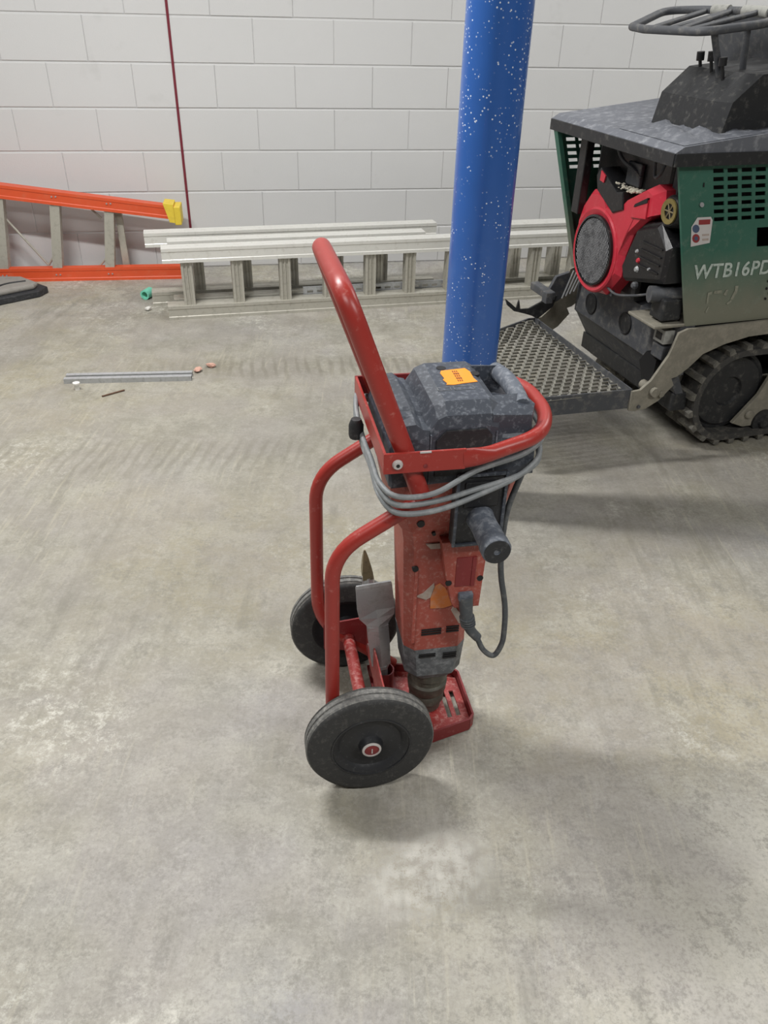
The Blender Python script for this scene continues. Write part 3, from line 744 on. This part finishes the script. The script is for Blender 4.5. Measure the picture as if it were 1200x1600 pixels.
# warning sticker
def flat(poly, name, m_, par, d=.0006, off=0):
    bm = B(); A = [bm.verts.new((lambda q_: (q_[0], q_[1] - off, q_[2]))(on_panel(*p_))) for p_ in poly]
    Bv = [bm.verts.new((a_.co.x, a_.co.y - d, a_.co.z)) for a_ in A]; n = len(A)
    bm.faces.new(A[::-1]); bm.faces.new(Bv)
    for k in range(n): bm.faces.new((A[k], A[(k + 1) % n], Bv[(k + 1) % n], Bv[k]))
    return link(name, bm, m_, par)
def circ(cx, cz, r, n=16): return [(cx + r * math.cos(2 * PI * k / n), cz + r * math.sin(2 * PI * k / n)) for k in range(n)]
st = flat([(.025, .722), (.030, .780), (.052, .806), (.098, .806), (.104, .796), (.092, .730)], 'warning_sticker', M['sticker_white'], bg)
flat([(.055, .785), (.056, .799), (.096, .799), (.094, .785)], 'red_band', M['sticker_red'], st, off=.0008)
flat(circ(.045, .774, .012), 'blue_circle', M['sticker_blue'], st, off=.0008)
flat(circ(.044, .746, .013), 'red_circle', M['sticker_red'], st, off=.0008)
flat(circ(.044, .746, .006), 'circle_centre', M['sticker_blue'], st, off=.0015)
flat([(.066, .738), (.066, .744), (.088, .744), (.088, .738)], 'print_line', M['paper_grey'], st, off=.0008)
flat([(.066, .752), (.066, .757), (.090, .757), (.090, .752)], 'print_line', M['paper_grey'], st, off=.0008)
flat(circ(.067, .842, .007), 'panel_screw', M['steel'], bg, d=.003)
flat([(.073, .89), (.075, .902), (.079, .902), (.078, .89)], 'dark_mark', M['black'], bg)
# lettering
def text(txt, size, x, z, m_, name, par, shear=.25):
    cu = bpy.data.curves.new('t', 'FONT'); cu.body = txt; cu.size = size; cu.extrude = .0004; cu.shear = shear; cu.space_character = 1.06
    cu.offset = size * .018
    to = bpy.data.objects.new('t', cu); COL.objects.link(to)
    dg = bpy.context.evaluated_depsgraph_get(); me = bpy.data.meshes.new_from_object(to.evaluated_get(dg))
    bpy.data.objects.remove(to)
    for v in me.vertices:
        X, Z = v.co.x, v.co.y
        pt = on_panel(x + X + (z + Z - .47) * .0, z + Z); v.co = (pt[0], pt[1] - .0004 - v.co.z, pt[2])
    me.materials.clear(); me.materials.append(m_)
    o = bpy.data.objects.new(name, me); COL.objects.link(o); o.parent = par; return o
text('WTB16PD', .062, .028, .622, M['letter'], 'model_lettering', bg)
for a_ in ([(.075, .540), (.082, .575), (.098, .578), (.096, .570), (.088, .568), (.082, .540)], [(.104, .570), (.106, .580), (.135, .580), (.133, .570)], [(.140, .565), (.150, .580), (.158, .580), (.150, .560)],
           [(.165, .548), (.182, .575), (.184, .590), (.196, .590), (.190, .566), (.172, .545)], [(.070, .512), (.082, .530), (.086, .528), (.076, .510)], [(.150, .535), (.168, .546), (.170, .540), (.154, .530)]):
    flat(a_, 'worn_emblem', M['letter_faint'], bg)
for k in range(16):
    a_ = k * 2.4; rr = .008 + .0045 * k ** .8
    flat(circ(.335 + rr * math.cos(a_), .560 + rr * math.sin(a_), .0045, 8), 'vent_hole', M['black'], bg, off=.0005)

# hood: fascia lip and sloping cover
bm = B(); loft(bm, [[(-.030, y, .958), (-.030, y, .985), (-.005, y, 1.000), (.40, y, 1.045), (1.3, y, 1.06), (1.3, y, .960)] for y in (-.366, .366)])
link('hood', bm, M['hood'], bg)
for a_ in ((-.034, -.0302, -.366, .366), (-.030, 1.3, -.371, -.3662)):
    pbox('hood_lip', M['mach_black'], bg, *a_, .950, .984, .001)
bm = B(); loft(bm, [[(.12 + k_, y, 1.0), (.14 + k_, y, 1.10), (.22 + k_, y, 1.17), (.50, y, 1.19), (.52, y, 1.0)] for y, k_ in ((-.30, .03), (-.26, 0), (.0, 0), (.04, .05))])
link('console', bm, M['mach_black'], bg)
for k, (x, y, h) in enumerate(((.20, -.20, .04), (.22, -.12, .05), (.24, -.04, .045))):
    bm = B(); tube(bm, [(x, y, 1.14), (x - .015, y, 1.16 + h * .6)], .005, 8); tube(bm, [(x - .015, y, 1.16 + h * .6), (x - .018, y, 1.165 + h)], .012, 10); link('control_lever', bm, M['eng_black'], bg, smooth=True)
# lumps of grey cloth-like cover on the hood
bm = B(); n = 14; V_ = {}
for i in range(n + 1):
    for j in range(n + 1):
        x = .0 + .26 * i / n; y = -.355 + .34 * j / n
        e_ = min(i, j, n - i, n - j) / 3.0; h = .022 * min(1, e_) * (.5 + .5 * math.sin(i * 1.1 + j * .7) * math.cos(j * 1.3 - i * .4))
        V_[i, j] = bm.verts.new((x, y, 1.002 + x * .11 + h))
for i in range(n):
    for j in range(n): bm.faces.new((V_[i, j], V_[i + 1, j], V_[i + 1, j + 1], V_[i, j + 1]))
link('padded_cover', bm, M['hood'], bg, smooth=True)
# tub behind the hood
bm = B(); loft(bm, [oct_(.60, 1.55, -.36, .36, .06, 1.061), oct_(.52, 1.75, -.40, .40, .06, 1.30), oct_(.54, 1.72, -.38, .38, .06, 1.30), oct_(.62, 1.5, -.33, .33, .06, 1.08)])
link('tub', bm, M['mach_dusty'], bg)
bm = B(); prism(bm, [(.30, 1.165), (.60, 1.125), (.60, 1.215)], 'y', -.40, -.34, .004); link('tub_bracket', bm, M['pale'], bg)
# handlebar loop with cross braces
lo_ = fillet([(.085, .140, 1.265), (.28, .270, 1.308), (.36, .20, 1.314), (.42, -.02, 1.314), (.38, -.19, 1.306), (.28, -.225, 1.288), (.10, -.20, 1.265), (.07, .05, 1.262)], .05, 5)
link('handlebar_loop', tube(B(), lo_, .0115, 12, closed=True), M['mach_dusty'], bg, smooth=True)
for A_, B_ in (((.085, .04, 1.263), (.37, .17, 1.312)), ((.09, -.04, 1.264), (.39, .08, 1.313)), ((.10, -.08, 1.264), (.39, .08, 1.313)), ((.11, -.12, 1.266), (.41, -.02, 1.312)), ((.25, -.21, 1.280), (.39, -.14, 1.306))):
    bm = B(); tube(bm, [A_, B_], .008, 10); link('handlebar_brace', bm, M['mach_dusty'], bg, smooth=True)
for A_, B_ in (((.24, -.20, 1.28), (.30, -.16, 1.10)), ((.14, -.19, 1.268), (.24, -.16, 1.10))):
    bm = B(); tube(bm, [A_, B_], .010, 10); link('handlebar_post', bm, M['mach_dusty'], bg, smooth=True)
bm = B(); tube(bm, [(.375, .15, 1.314), (.39, .09, 1.314)], .0155, 12); link('grip_sleeve', bm, M['pale'], bg, smooth=True)
bm = B(); tube(bm, [(.405, .04, 1.314), (.415, -.03, 1.314), (.405, -.08, 1.312)], .0155, 12); link('grip_sleeve', bm, M['pale'], bg, smooth=True)

# engine
eg = .035
sh = [(-.03, .480), (-.098, .560), (-.100, .630), (-.125, .705), (-.20, .775), (-.262, .800), (-.245, .862), (-.205, .872), (-.10, .818), (-.055, .775), (.035, .762), (.055, .790), (.100, .800), (.150, .790), (.190, .740), (.212, .680), (.208, .560), (.150, .495), (.06, .466)]
bm = B(); A = [bm.verts.new((eg + .10, y, z)) for y, z in sh]; Bv = [bm.verts.new((eg + .018, y, z)) for y, z in sh]
cen = Vector((0, .063, .640)); Cv = [bm.verts.new((eg, y + (.063 - y) * .12, z + (.65 - z) * .10)) for y, z in sh]
n = len(sh)
for R1, R2 in ((A, Bv), (Bv, Cv)):
    for k in range(n): bm.faces.new((R1[k], R1[(k + 1) % n], R2[(k + 1) % n], R2[k]))
bm.faces.new(Cv); bm.faces.new(A[::-1])
bmesh.ops.triangulate(bm, faces=[f for f in bm.faces if len(f.verts) > 4])
es = link('engine_shroud', bm, M['eng_red'], bg)
bm = B(); lathe(bm, [(.116, .004), (.134, -.002), (.140, .002), (.142, .010)], 48, (eg - .004, .063, .608), 'x'); link('shroud_ring', bm, M['eng_red'], es, smooth=True)
bm = B(); lathe(bm, [(.117, 0), (.117, -.010), (.110, -.013), (.109, 0)], 48, (eg, .063, .608), 'x'); link('fan_ring', bm, M['eng_black'], es, smooth=True)
bm = B(); lathe(bm, [(0, -.0015), (.110, -.0015)], 32, (eg, .063, .608), 'x'); link('fan_backing', bm, M['black'], es)
bm = B()
for k in range(-13, 14):                       # woven fan screen
    c = k * .0082; hw = math.sqrt(max(0, .110 ** 2 - c * c))
    for sg in (1, -1):
        d = Vector((0, .7071, sg * .7071)); n_ = Vector((0, -.7071 * sg, .7071)); c0 = Vector((eg - .006 - .001 * sg, .063, .608)) + n_ * c
        tube(bm, [c0 - d * hw, c0 + d * hw], .0017, 4)
o = link('fan_screen', bm, M['grille'], es, weld=False); o['kind'] = 'stuff'
# recess on the shroud arm and black cap on top
bm = B(); prism(bm, [(-.120, .758), (-.128, .790), (-.196, .826), (-.200, .770)], 'x', eg - .006, eg + .010, .002); link('shroud_scoop', bm, M['eng_red'], es)
bm = B(); prism(bm, [(-.130, .792), (-.135, .802), (-.195, .832), (-.196, .818)], 'x', eg - .008, eg + .004); link('scoop_opening', bm, M['black'], es)
bm = B(); prism(bm, [(-.012, .748), (.100, .798), (.118, .842), (.098, .870), (-.02, .815), (-.055, .822), (-.070, .770)], 'x', eg - .006, eg + .12, .004); link('starter_cover', bm, M['eng_black'], es)
bm = B(); prism(bm, [(.085, .832), (.06, .828), (.055, .85), (.085, .862)], 'x', eg - .010, eg - .006); link('red_insert', bm, M['eng_red'], es)
# block, cylinder heads, hoses
bm = B(); box(bm, .10, .50, -.12, .20, .475, .80, .02); link('engine_block', bm, M['eng_black'], bg)
bm = B(); loft(bm, [[(x - .0, y0 + .0, z0) for y0, z0 in ((-.325 + k_, .605 + k_), (-.325 + k_, .715 - k_), (-.25, .768 - k_), (-.15, .735 - k_), (-.09 - k_, .60), (-.12, .555 + k_))] for x, k_ in ((.045, .012), (.058, 0), (.30, 0))])
link('cylinder_head', bm, M['eng_black'], bg)
for k in range(4):
    z = .628 + k * .024
    bm = B(); box(bm, .040, .25, -.300, -.190, z, z + .004); link('cooling_fin', bm, M['eng_black'], bg)
bm = B(); tube(bm, fillet([(.075, -.10, .70), (.060, -.17, .745), (.065, -.25, .765), (.09, -.31, .775)], .05, 5), .010, 10); link('hose', bm, M['eng_black'], bg, smooth=True)
bm = B(); lathe(bm, [(0, -.0), (.040, 0), (.046, .008), (.046, .085), (0, .085)], 32, (.048, -.288, .812), 'x'); fc = link('air_filter', bm, M['eng_black'], bg, smooth=True)
bm = B(); lathe(bm, [(.022, -.001), (.036, -.001), (.036, -.006), (.022, -.004), (.022, -.001)], 32, (.048, -.288, .812), 'x'); link('filter_ring', bm, mat('filter_yellow', (118, 104, 56), .6, dust=((90, 80, 50), .4, 60)), fc, smooth=True)
for k in range(3):
    bm = B(); a_ = k * PI / 3; d = Vector((0, math.cos(a_), math.sin(a_))) * .022; c0 = Vector((.046, -.288, .812)); tube(bm, [c0 - d, c0 + d], .0025, 6); link('filter_spoke', bm, M['brass_steel'], fc)
bm = B(); box(bm, .10, .42, -.20, .24, .80, .93, .015); link('air_cleaner', bm, M['eng_black'], bg)
bm = B(); box(bm, .085, .10, -.05, .03, .83, .90, .004); link('cleaner_clip', bm, M['mach_dusty'], bg)
bm = B(); tube(bm, fillet([(.07, .10, .955), (.07, .05, .90), (.08, -.02, .88), (.09, -.05, .86)], .03, 5), .006, 8); link('throttle_cable', bm, M['mach_dusty'], bg, smooth=True)
bm = B(); tube(bm, fillet([(.06, -.21, .95), (.05, -.205, .90), (.055, -.17, .88), (.05, -.165, .93)], .02, 5), .005, 8); link('throttle_cable', bm, M['mach_dusty'], bg, smooth=True)
bm = B(); box(bm, .085, .12, -.255, -.225, .80, .95); link('bay_strut', bm, M['mach_dusty'], bg)
bm = B(); box(bm, .02, .05, .19, .235, .70, .955, .003); link('bay_strut', bm, M['eng_black'], bg)
# sawdust-like debris on the starter cover
bm = B(); rs = random.Random(3)
for k in range(130):
    x = .04 + rs.random() * .09; y = -.06 + rs.random() * .15 - .04; z = .822 + .006 * rs.random() + max(0, y) * .25; r = .003 + rs.random() * .006
    bmesh.ops.create_icosphere(bm, subdivisions=1, radius=r, matrix=Matrix.Translation((x, y, z)) @ Matrix.Diagonal((1, 1, .6, 1)))
o = link('debris_pile', bm, M['debris'], bg, weld=False); o['kind'] = 'stuff'
# spark plug lead bits
for p_, r, m_ in (((.045, -.185, .640), .009, 'eng_red'), ((.045, -.185, .612), .011, 'steel'), ((.045, -.185, .56), .012, 'mach_dusty'), ((.045, -.17, .665), .007, 'steel'), ((.045, -.25, .63), .006, 'steel')):
    bm = B(); lathe(bm, [(0, -.006), (r * .6, -.006), (r, 0), (r, .01), (0, .01)], 8, p_, 'x'); link('engine_bolt', bm, M[m_], bg)
# hydraulic valve at the lower right of the bay
bm = B(); tube(bm, [(.045, -.275, .560), (.14, -.30, .560)], .026, 16); link('hydraulic_fitting', bm, M['mach_dusty'], bg, smooth=True)
bm = B(); box(bm, .07, .14, -.33, -.26, .485, .555, .006); link('valve_block', bm, M['mach_black'], bg)
bm = B(); tube(bm, fillet([(.10, .10, .50), (.05, .0, .515), (.04, -.1, .50), (.06, -.2, .53), (.08, -.27, .56)], .04, 4), .004, 8); link('hydraulic_hose', bm, M['mach_dusty'], bg, smooth=True)
bm = B(); box(bm, .07, .13, -.01, .06, .478, .53, .004); link('mount_foot', bm, M['mach_dusty'], bg)
bm = B(); box(bm, .06, .07, -.05, .16, .478, .50, .002); link('mount_plate', bm, M['mach_dusty'], bg)
# latch gear at the far rear corner
bm = B(); box(bm, -.015, .020, .255, .40, .372, .402, .004); link('latch_bar', bm, M['mach_dusty'], bg)
bm = B(); box(bm, -.03, .0, .235, .27, .366, .408, .003); link('latch_end', bm, M['mach_dusty'], bg)
bm = B(); prism(bm, [(-.155, .350), (-.165, .375), (-.140, .356), (-.115, .335), (-.108, .368), (-.098, .330), (-.06, .330), (.01, .362), (.055, .372), (.04, .33), (-.02, .285), (-.045, .300), (-.08, .312), (-.125, .325)], 'y', .30, .308); link('latch_hook', bm, M['mach_black'], bg)
bm = B(); prism(bm, [(.01, .36), (.05, .44), (.105, .455), (.115, .37), (.06, .34)], 'y', .318, .335, .002); link('latch_plate', bm, M['mach_dusty'], bg)
for k in range(4):
    bm = B(); tube(bm, [(.075 + k * .012, .30 - k * .006, .36 + k * .01), (.10 + k * .012, .285 - k * .006, .47 + k * .004)], .003, 6); link('spring_rod', bm, M['steel'], bg)

# tracks
def track(y0, y1):
    zc, R_, xa, xb = .205, .170, .435, 1.45
    n = 26; path = []
    for k in range(n + 1):
        a_ = PI / 2 + PI * k / n; path.append((xa + R_ * math.cos(a_), zc - .012 + (R_ + .0) * math.sin(a_)))
    for k in range(n + 1):
        a_ = -PI / 2 + PI * k / n; path.append((xb + R_ * math.cos(a_), zc - .012 + R_ * math.sin(a_)))
    bm = B(); N = len(path); rings = []
    def nrm(i):
        a_ = Vector(path[i - 1]); c_ = Vector(path[(i + 1) % N]); d = (c_ - a_).normalized(); return Vector((d.y, -d.x))
    sgn = -1
    for i in range(N):
        p_ = Vector(path[i]); n_ = nrm(i)
        if (p_ + n_ - Vector(((xa + xb) / 2, zc))).length < (p_ - Vector(((xa + xb) / 2, zc))).length: n_ = -n_
        o_, i_ = p_, p_ - n_ * .022
        rings.append([bm.verts.new((o_.x, y0, o_.y)), bm.verts.new((o_.x, y1, o_.y)), bm.verts.new((i_.x, y1, i_.y)), bm.verts.new((i_.x, y0, i_.y))])
    for i in range(N):
        A, Bb = rings[i], rings[(i + 1) % N]
        for k in range(4): bm.faces.new((A[k], A[(k + 1) % 4], Bb[(k + 1) % 4], Bb[k]))
    tk = link('track_belt', bm, M['track_rubber'], bg)
    # lugs along the visible part
    import itertools
    per = []
    for i in range(N):
        a_ = Vector(path[i]); b_ = Vector(path[(i + 1) % N]); per.append((a_, b_, (b_ - a_).length))
    tot = sum(x[2] for x in per); nl = int(tot / .062); me = None
    for half in (0, 1):
        for k in range(nl):
            s_ = (k + .5 * half) * tot / nl; acc = 0
            for a_, b_, l_ in per:
                if acc + l_ >= s_ and l_ > 0: break
                acc += l_
            p_ = a_ + (b_ - a_) * ((s_ - acc) / l_); d = (b_ - a_).normalized(); n_ = Vector((-d.y, d.x))
            if (p_ + n_ * .05 - Vector(((xa + xb) / 2, zc))).length < (p_ - Vector(((xa + xb) / 2, zc))).length: n_ = -n_
            if me is None:
                bm = B(); box(bm, -.013, .013, 0, (y1 - y0) * .47, -.002, .017)
                for v in bm.verts:
                    if v.co.z > 0: v.co.x *= .7
                o = link('track_lug', bm, M['lug'], tk); me = o.data
            else:
                o = bpy.data.objects.new('track_lug', me); COL.objects.link(o); o.parent = tk
            X = Vector((d.x, 0, d.y)); Zv = Vector((n_.x, 0, n_.y)); Yv = Zv.cross(X)
            mt = Matrix((X, Yv, Zv)).transposed().to_4x4()
            ys_ = y0 if not half else (y0 + y1) / 2 + .006
            if Yv.y < 0: ys_ = ys_ + (y1 - y0) * .47
            mt.translation = Vector((p_.x, ys_, p_.y)); o.matrix_local = mt
    return tk
for y0, y1 in ((-.345, -.165), (.165, .345)):
    track(y0, y1)
    s_ = -1 if y0 < 0 else 1; yo = y0 if y0 < 0 else y1
    bm = B(); lathe(bm, [(0, -.0), (.05, 0), (.055, -.01 * s_ * -1), (.125, -.01 * s_ * -1), (.135, .0), (.146, 0), (.146, .05 * -s_), (0, .05 * -s_)], 40, (.435, yo - .055 * s_, .193), 'y'); link('idler_wheel', bm, M['mach_black'], bg, smooth=True)
    bm = B(); prism(bm, [(.47, .075), (.55, .175), (.60, .30), (1.35, .30), (1.4, .10), (1.3, .06), (.52, .055)], 'y', min(yo - .02 * s_, yo - .035 * s_), max(yo - .02 * s_, yo - .035 * s_), .002); link('roller_frame', bm, M['arm_dust'], bg)
    for x in (.60, .80, 1.0, 1.2):
        bm = B(); lathe(bm, [(0, 0), (.02, 0), (.024, .01), (.045, .012), (.045, .08), (0, .08)][::1], 24, (x, yo if s_ < 0 else yo - .08, .070), 'y'); link('track_roller', bm, M['mach_black'], bg, smooth=True)
    bm = B(); lathe(bm, [(0, -.004), (.012, -.004), (.016, .0), (.016, .02), (0, .02)], 16, (.53, yo + (.014 if s_ < 0 else -.03), .105), 'y'); link('frame_bolt', bm, M['arm_dust'], bg, smooth=True)

# ---------------------------------------------------------------- aluminium ladders on their sides
LA = math.radians(14.6)
def channel(bm, x0, x1, z0, z1, d, th=.004, s0=0, s1=0, flip=False):
    """C rail: web at y=0 (room side), flanges run back to y=d; s0,s1 = z shift at the two ends"""
    rc = [(0, z1), (0, z1 - .014), (.0022, z1 - .017), (.0022, z0 + .017), (0, z0 + .014), (0, z0)] if z1 - z0 > .045 else [(0, z1), (0, z0)]
    pr = [(d, z0), (d, z0 + .012), (d - th, z0 + .012), (d - th, z0 + th), (th, z0 + th), (th, z1 - th), (d - th, z1 - th), (d - th, z1 - .012), (d, z1 - .012), (d, z1)] + rc
    if flip: pr = [(d - y, z) for y, z in pr][::-1]
    return loft(bm, [[(x, y, z + s) for y, z in pr] for x, s in ((x0, s0), (x1, s1))])
def alu_ladder(origin, length, height, steps, label, depth=.075, rails=.066, mt='aluminium', rung_w=.052):
    r = root('aluminium_ladder', origin, LA, label, 'ladder', 'aluminium ladders laid along the wall')
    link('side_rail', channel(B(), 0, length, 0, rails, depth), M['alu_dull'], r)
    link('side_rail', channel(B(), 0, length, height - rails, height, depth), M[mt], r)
    first = None
    for x in steps:
        if first is None:
            bm = B(); w2 = rung_w / 2; z0, z1 = rails - .012, height - rails + .012
            # ribbed tread stood on end
            pr = [(-w2, .010), (-w2 * .55, .010), (-w2 * .5, .016), (-w2 * .15, .016), (-w2 * .1, .010), (w2 * .1, .010), (w2 * .15, .016), (w2 * .5, .016), (w2 * .55, .010), (w2, .010), (w2, depth - .01), (w2 - .004, depth - .01), (w2 - .004, .022), (-w2 + .004, .022), (-w2 + .004, depth - .01), (-w2, depth - .01)]
            loft(bm, [[(a_, b_, z) for a_, b_ in pr] for z in (z0, z1)])
            o = link('ladder_step', bm, M['alu_dull'], r); first = o
        else: o = first.copy(); COL.objects.link(o); o.parent = r
        o.location = (x, 0, 0)
    return r
e_ = Vector((math.cos(LA), math.sin(LA), 0)); n_ = Vector((-math.sin(LA), math.cos(LA), 0)); a0 = Vector((-1.052, 3.655, 0))
S_ = [.105, .339, .566, .78, .989, 1.193, 1.41, 1.64, 1.864, 2.09, 2.31, 2.53]
l1 = alu_ladder(a0, 2.65, .335, S_, 'long aluminium ladder on its side, nearest the camera, passing behind the blue column')
l2 = alu_ladder(a0 + e_ * .03 + n_ * .105, 1.26, .340, [.08 + .235 * k for k in range(5)], 'shortest aluminium ladder, sandwiched between the front ladder and the rear one')
l3 = alu_ladder(a0 + e_ * -.075 + n_ * .225, 1.46, .352, [.24 + .235 * k for k in range(5)], 'aluminium ladder on its side against the wall, sticking out furthest left')
l4 = alu_ladder(a0 + e_ * 1.52 + n_ * .16, 1.15, .345, [.30 + .235 * k for k in range(4)], 'aluminium ladder end seen between the blue column and the green buggy', depth=.10)
# slotted strut standing on edge between the front ladder and the next one
bm = B(); xs = [0]; x = .02
while x < .95: xs += [x, x + .03]; x += .05
xs += [1.0]; zs = [.0, .071, .083, .098]
V_ = {}
for i, x in enumerate(xs):
    for j, z in enumerate(zs): V_[i, j] = bm.verts.new((x, 0, z))
for i in range(len(xs) - 1):
    for j in range(3):
        if j == 1 and i % 2 == 1 and i < len(xs) - 2: continue
        bm.faces.new((V_[i, j], V_[i + 1, j], V_[i + 1, j + 1], V_[i, j + 1]))
for z in (0, .098):
    A = [bm.verts.new((x, y, z)) for x, y in ((0, 0), (1.0, 0), (1.0, .018), (0, .018))]; bm.faces.new(A)
ss = link('slotted_strut', bm, M['steel']); md = ss.modifiers.new('t', 'SOLIDIFY'); md.thickness = .002
ss.location = a0 + e_ * .66 + n_ * .081 + Vector((0, 0, .001)); ss.rotation_euler = (0, 0, LA)
tag(ss, 'slotted metal strut with a row of dark slots lying low between the ladders', 'strut')

# ---------------------------------------------------------------- orange fibreglass stepladder
OA = math.atan2(4.299 - 4.193, -1.209 + 1.887)
ol = root('orange_stepladder', (-1.887, 4.193, 0), OA, 'orange fibreglass stepladder lying on its side against the wall at the left', 'ladder')
L0, L1 = -1.3, .77
sl = lambda x: -.131 * x
link('side_rail', channel(B(), L0, L1, 0, .068, .050), M['orange_glass'], ol)
link('side_rail', channel(B(), L0, L1, .410, .476, .050, s0=sl(L0) + 0, s1=sl(L1)), M['orange_glass'], ol)
link('rear_rail', channel(B(), L0, L1 - .02, .004, .050, .030), M['orange_glass'], ol).location = (0, .070, 0)
link('rear_rail', channel(B(), L0, L1 - .02, .425, .470, .030, s0=sl(L0), s1=sl(L1)), M['orange_glass'], ol).location = (0, .070, 0)
for x in (-.95, -.56, -.165, .108, .378):
    zt = .410 + sl(x) + .02; dx = .145 * (zt - .05)
    bm = B(); w2 = .024
    loft(bm, [[(x + k * .145 * (z - .05) - w2, .006, z), (x + k * .145 * (z - .05) + w2, .006, z), (x + k * .145 * (z - .05) + w2, .062, z), (x + k * .145 * (z - .05) + w2 - .004, .062, z), (x + k * .145 * (z - .05) + w2 - .004, .012, z), (x + k * .145 * (z - .05) - w2 + .004, .012, z), (x + k * .145 * (z - .05) - w2 + .004, .062, z), (x + k * .145 * (z - .05) - w2, .062, z)] for z in (.035, zt) for k in (1,)])
    link('ladder_step', bm, M['alu_dull'], ol)
    for xx, zz in ((x - .008, .035), (x + .012, .035), (x + dx - .008, zt + .015), (x + dx + .012, zt + .015)):
        bm = B(); lathe(bm, [(0, -.003), (.004, -.003), (.004, .001), (0, .001)], 8, (xx, 0, zz), 'y'); link('rivet', bm, M['steel'], ol)
bm = B(); box(bm, .440, .474, .068, .095, .03, .40, .001); link('rear_brace', bm, M['alu_dull'], ol)
for A_, B_ in (((-.12, .055, .33), (.055, .060, .07)), ((.055, .060, .07), (.11, .058, .14)), ((.32, .055, .365), (.37, .055, .31)), ((.30, .055, .045), (.37, .055, .11))):
    bm = B(); tube(bm, [A_, B_], .006, 8); link('diagonal_brace', bm, M['alu_dull'], ol)
bm = B(); box(bm, .752, .786, -.006, .116, .285, .378, .004); cpo = link('top_cap', bm, M['yellow'], ol)
bm = B(); loft(bm, [[(.725, y, .300), (.752, y, .296), (.752, y, .388), (.700, y, .394)] for y in (-.005, .115)]); link('cap_boot', bm, M['yellow'], ol)

# ---------------------------------------------------------------- small things on the floor
def ground(name, bm, m_, loc, rz, label, cat, smooth=False, group=None):
    o = link(name, bm, m_, None, smooth); o.location = loc; o.rotation_euler = (0, 0, rz); tag(o, label, cat, group); return o
bm = B(); channel(bm, 0, .50, 0, .020, .022, .002)
ground('metal_stud', bm, M['steel'], (-1.292, 2.902, 0), .125, 'front one of two short shiny metal channels on the open floor', 'channel')
bm = B(); channel(bm, 0, .50, 0, .018, .022, .002)
ground('metal_stud', bm, M['steel'], (-1.298, 2.944, 0), .125, 'rear one of two short shiny metal channels on the open floor', 'channel')
bm = B(); lathe(bm, [(0, 0), (.010, 0), (.010, .022), (.014, .024), (.014, .030), (0, .030)], 10)
ground('plastic_anchor', bm, M['white_plastic'], (-1.222, 2.852, 0), .3, 'small white plastic bit standing in front of the metal channels', 'debris')
bm = B(); tube(bm, [(0, 0, .004), (.075, .055, .004)], .003, 6)
ground('rusty_nail', bm, M['rust'], (-1.105, 2.790, 0), .1, 'thin brown nail on the floor in front of the metal channels', 'nail')
rs = random.Random(5)
for (x, y), nm, lb in (((-.745, 3.11), 'broken_chip', 'larger pinkish crumb on the floor past the right end of the channels'), ((-.79, 3.06), 'broken_chip', 'flat pinkish chip touching the right end of the channels'), ((-1.190, 3.79), 'white_crumb', 'white crumb on the floor below the green tape roll')):
    bm = B(); bmesh.ops.create_icosphere(bm, subdivisions=2, radius=.016, matrix=Matrix.Translation((0, 0, .009)) @ Matrix.Diagonal((1.3, .9, .55, 1)))
    for v in bm.verts: v.co += Vector((rs.uniform(-.003, .003), rs.uniform(-.003, .003), rs.uniform(-.0, .002)))
    ground(nm, bm, M['pink'] if nm == 'broken_chip' else M['white_plastic'], (x, y, 0), rs.random() * 3, lb, 'debris')
bm = B(); lathe(bm, [(.016, -.03), (.024, -.03), (.024, .03), (.016, .03), (.016, -.03)], 28, (0, 0, .024), 'y')
tg = ground('tape_roll', bm, M['teal'], (-1.24, 3.975, 0), -.25, 'small mint green roll lying at the left end of the ladders', 'tape', True)
# dusty flat rubber thing at the left edge
mt_ = root('rubber_mat', (-2.02, 3.90, 0), .78, 'dusty grey pad with a black rubber edge at the left edge', 'pad')
bm = B(); prism(bm, [(-.50, -.14), (.20, -.14), (.26, -.10), (.23, .08), (.12, .16), (-.50, .16)], 'z', 0, .035, .006); link('pad_base', bm, M['black_rubber'], mt_)
bm = B(); prism(bm, [(-.48, -.11), (.19, -.11), (.22, -.08), (.20, .06), (.11, .14), (-.48, .14)], 'z', .035, .062, .01); link('pad_top', bm, M['mat_dust'], mt_)
bm = B(); tube(bm, fillet([(-.3, -.05, .064), (0, -.07, .065), (.08, -.02, .065), (.18, -.04, .064)], .08, 5), .004, 6); link('loose_cord', bm, M['black_rubber'], mt_, smooth=True)
bm = B(); lathe(bm, [(0, 0), (.03, 0), (.03, .04), (.02, .05), (0, .05)], 20, (-.12, .09, .062)); link('red_knob', bm, M['red_paint'], mt_, smooth=True)
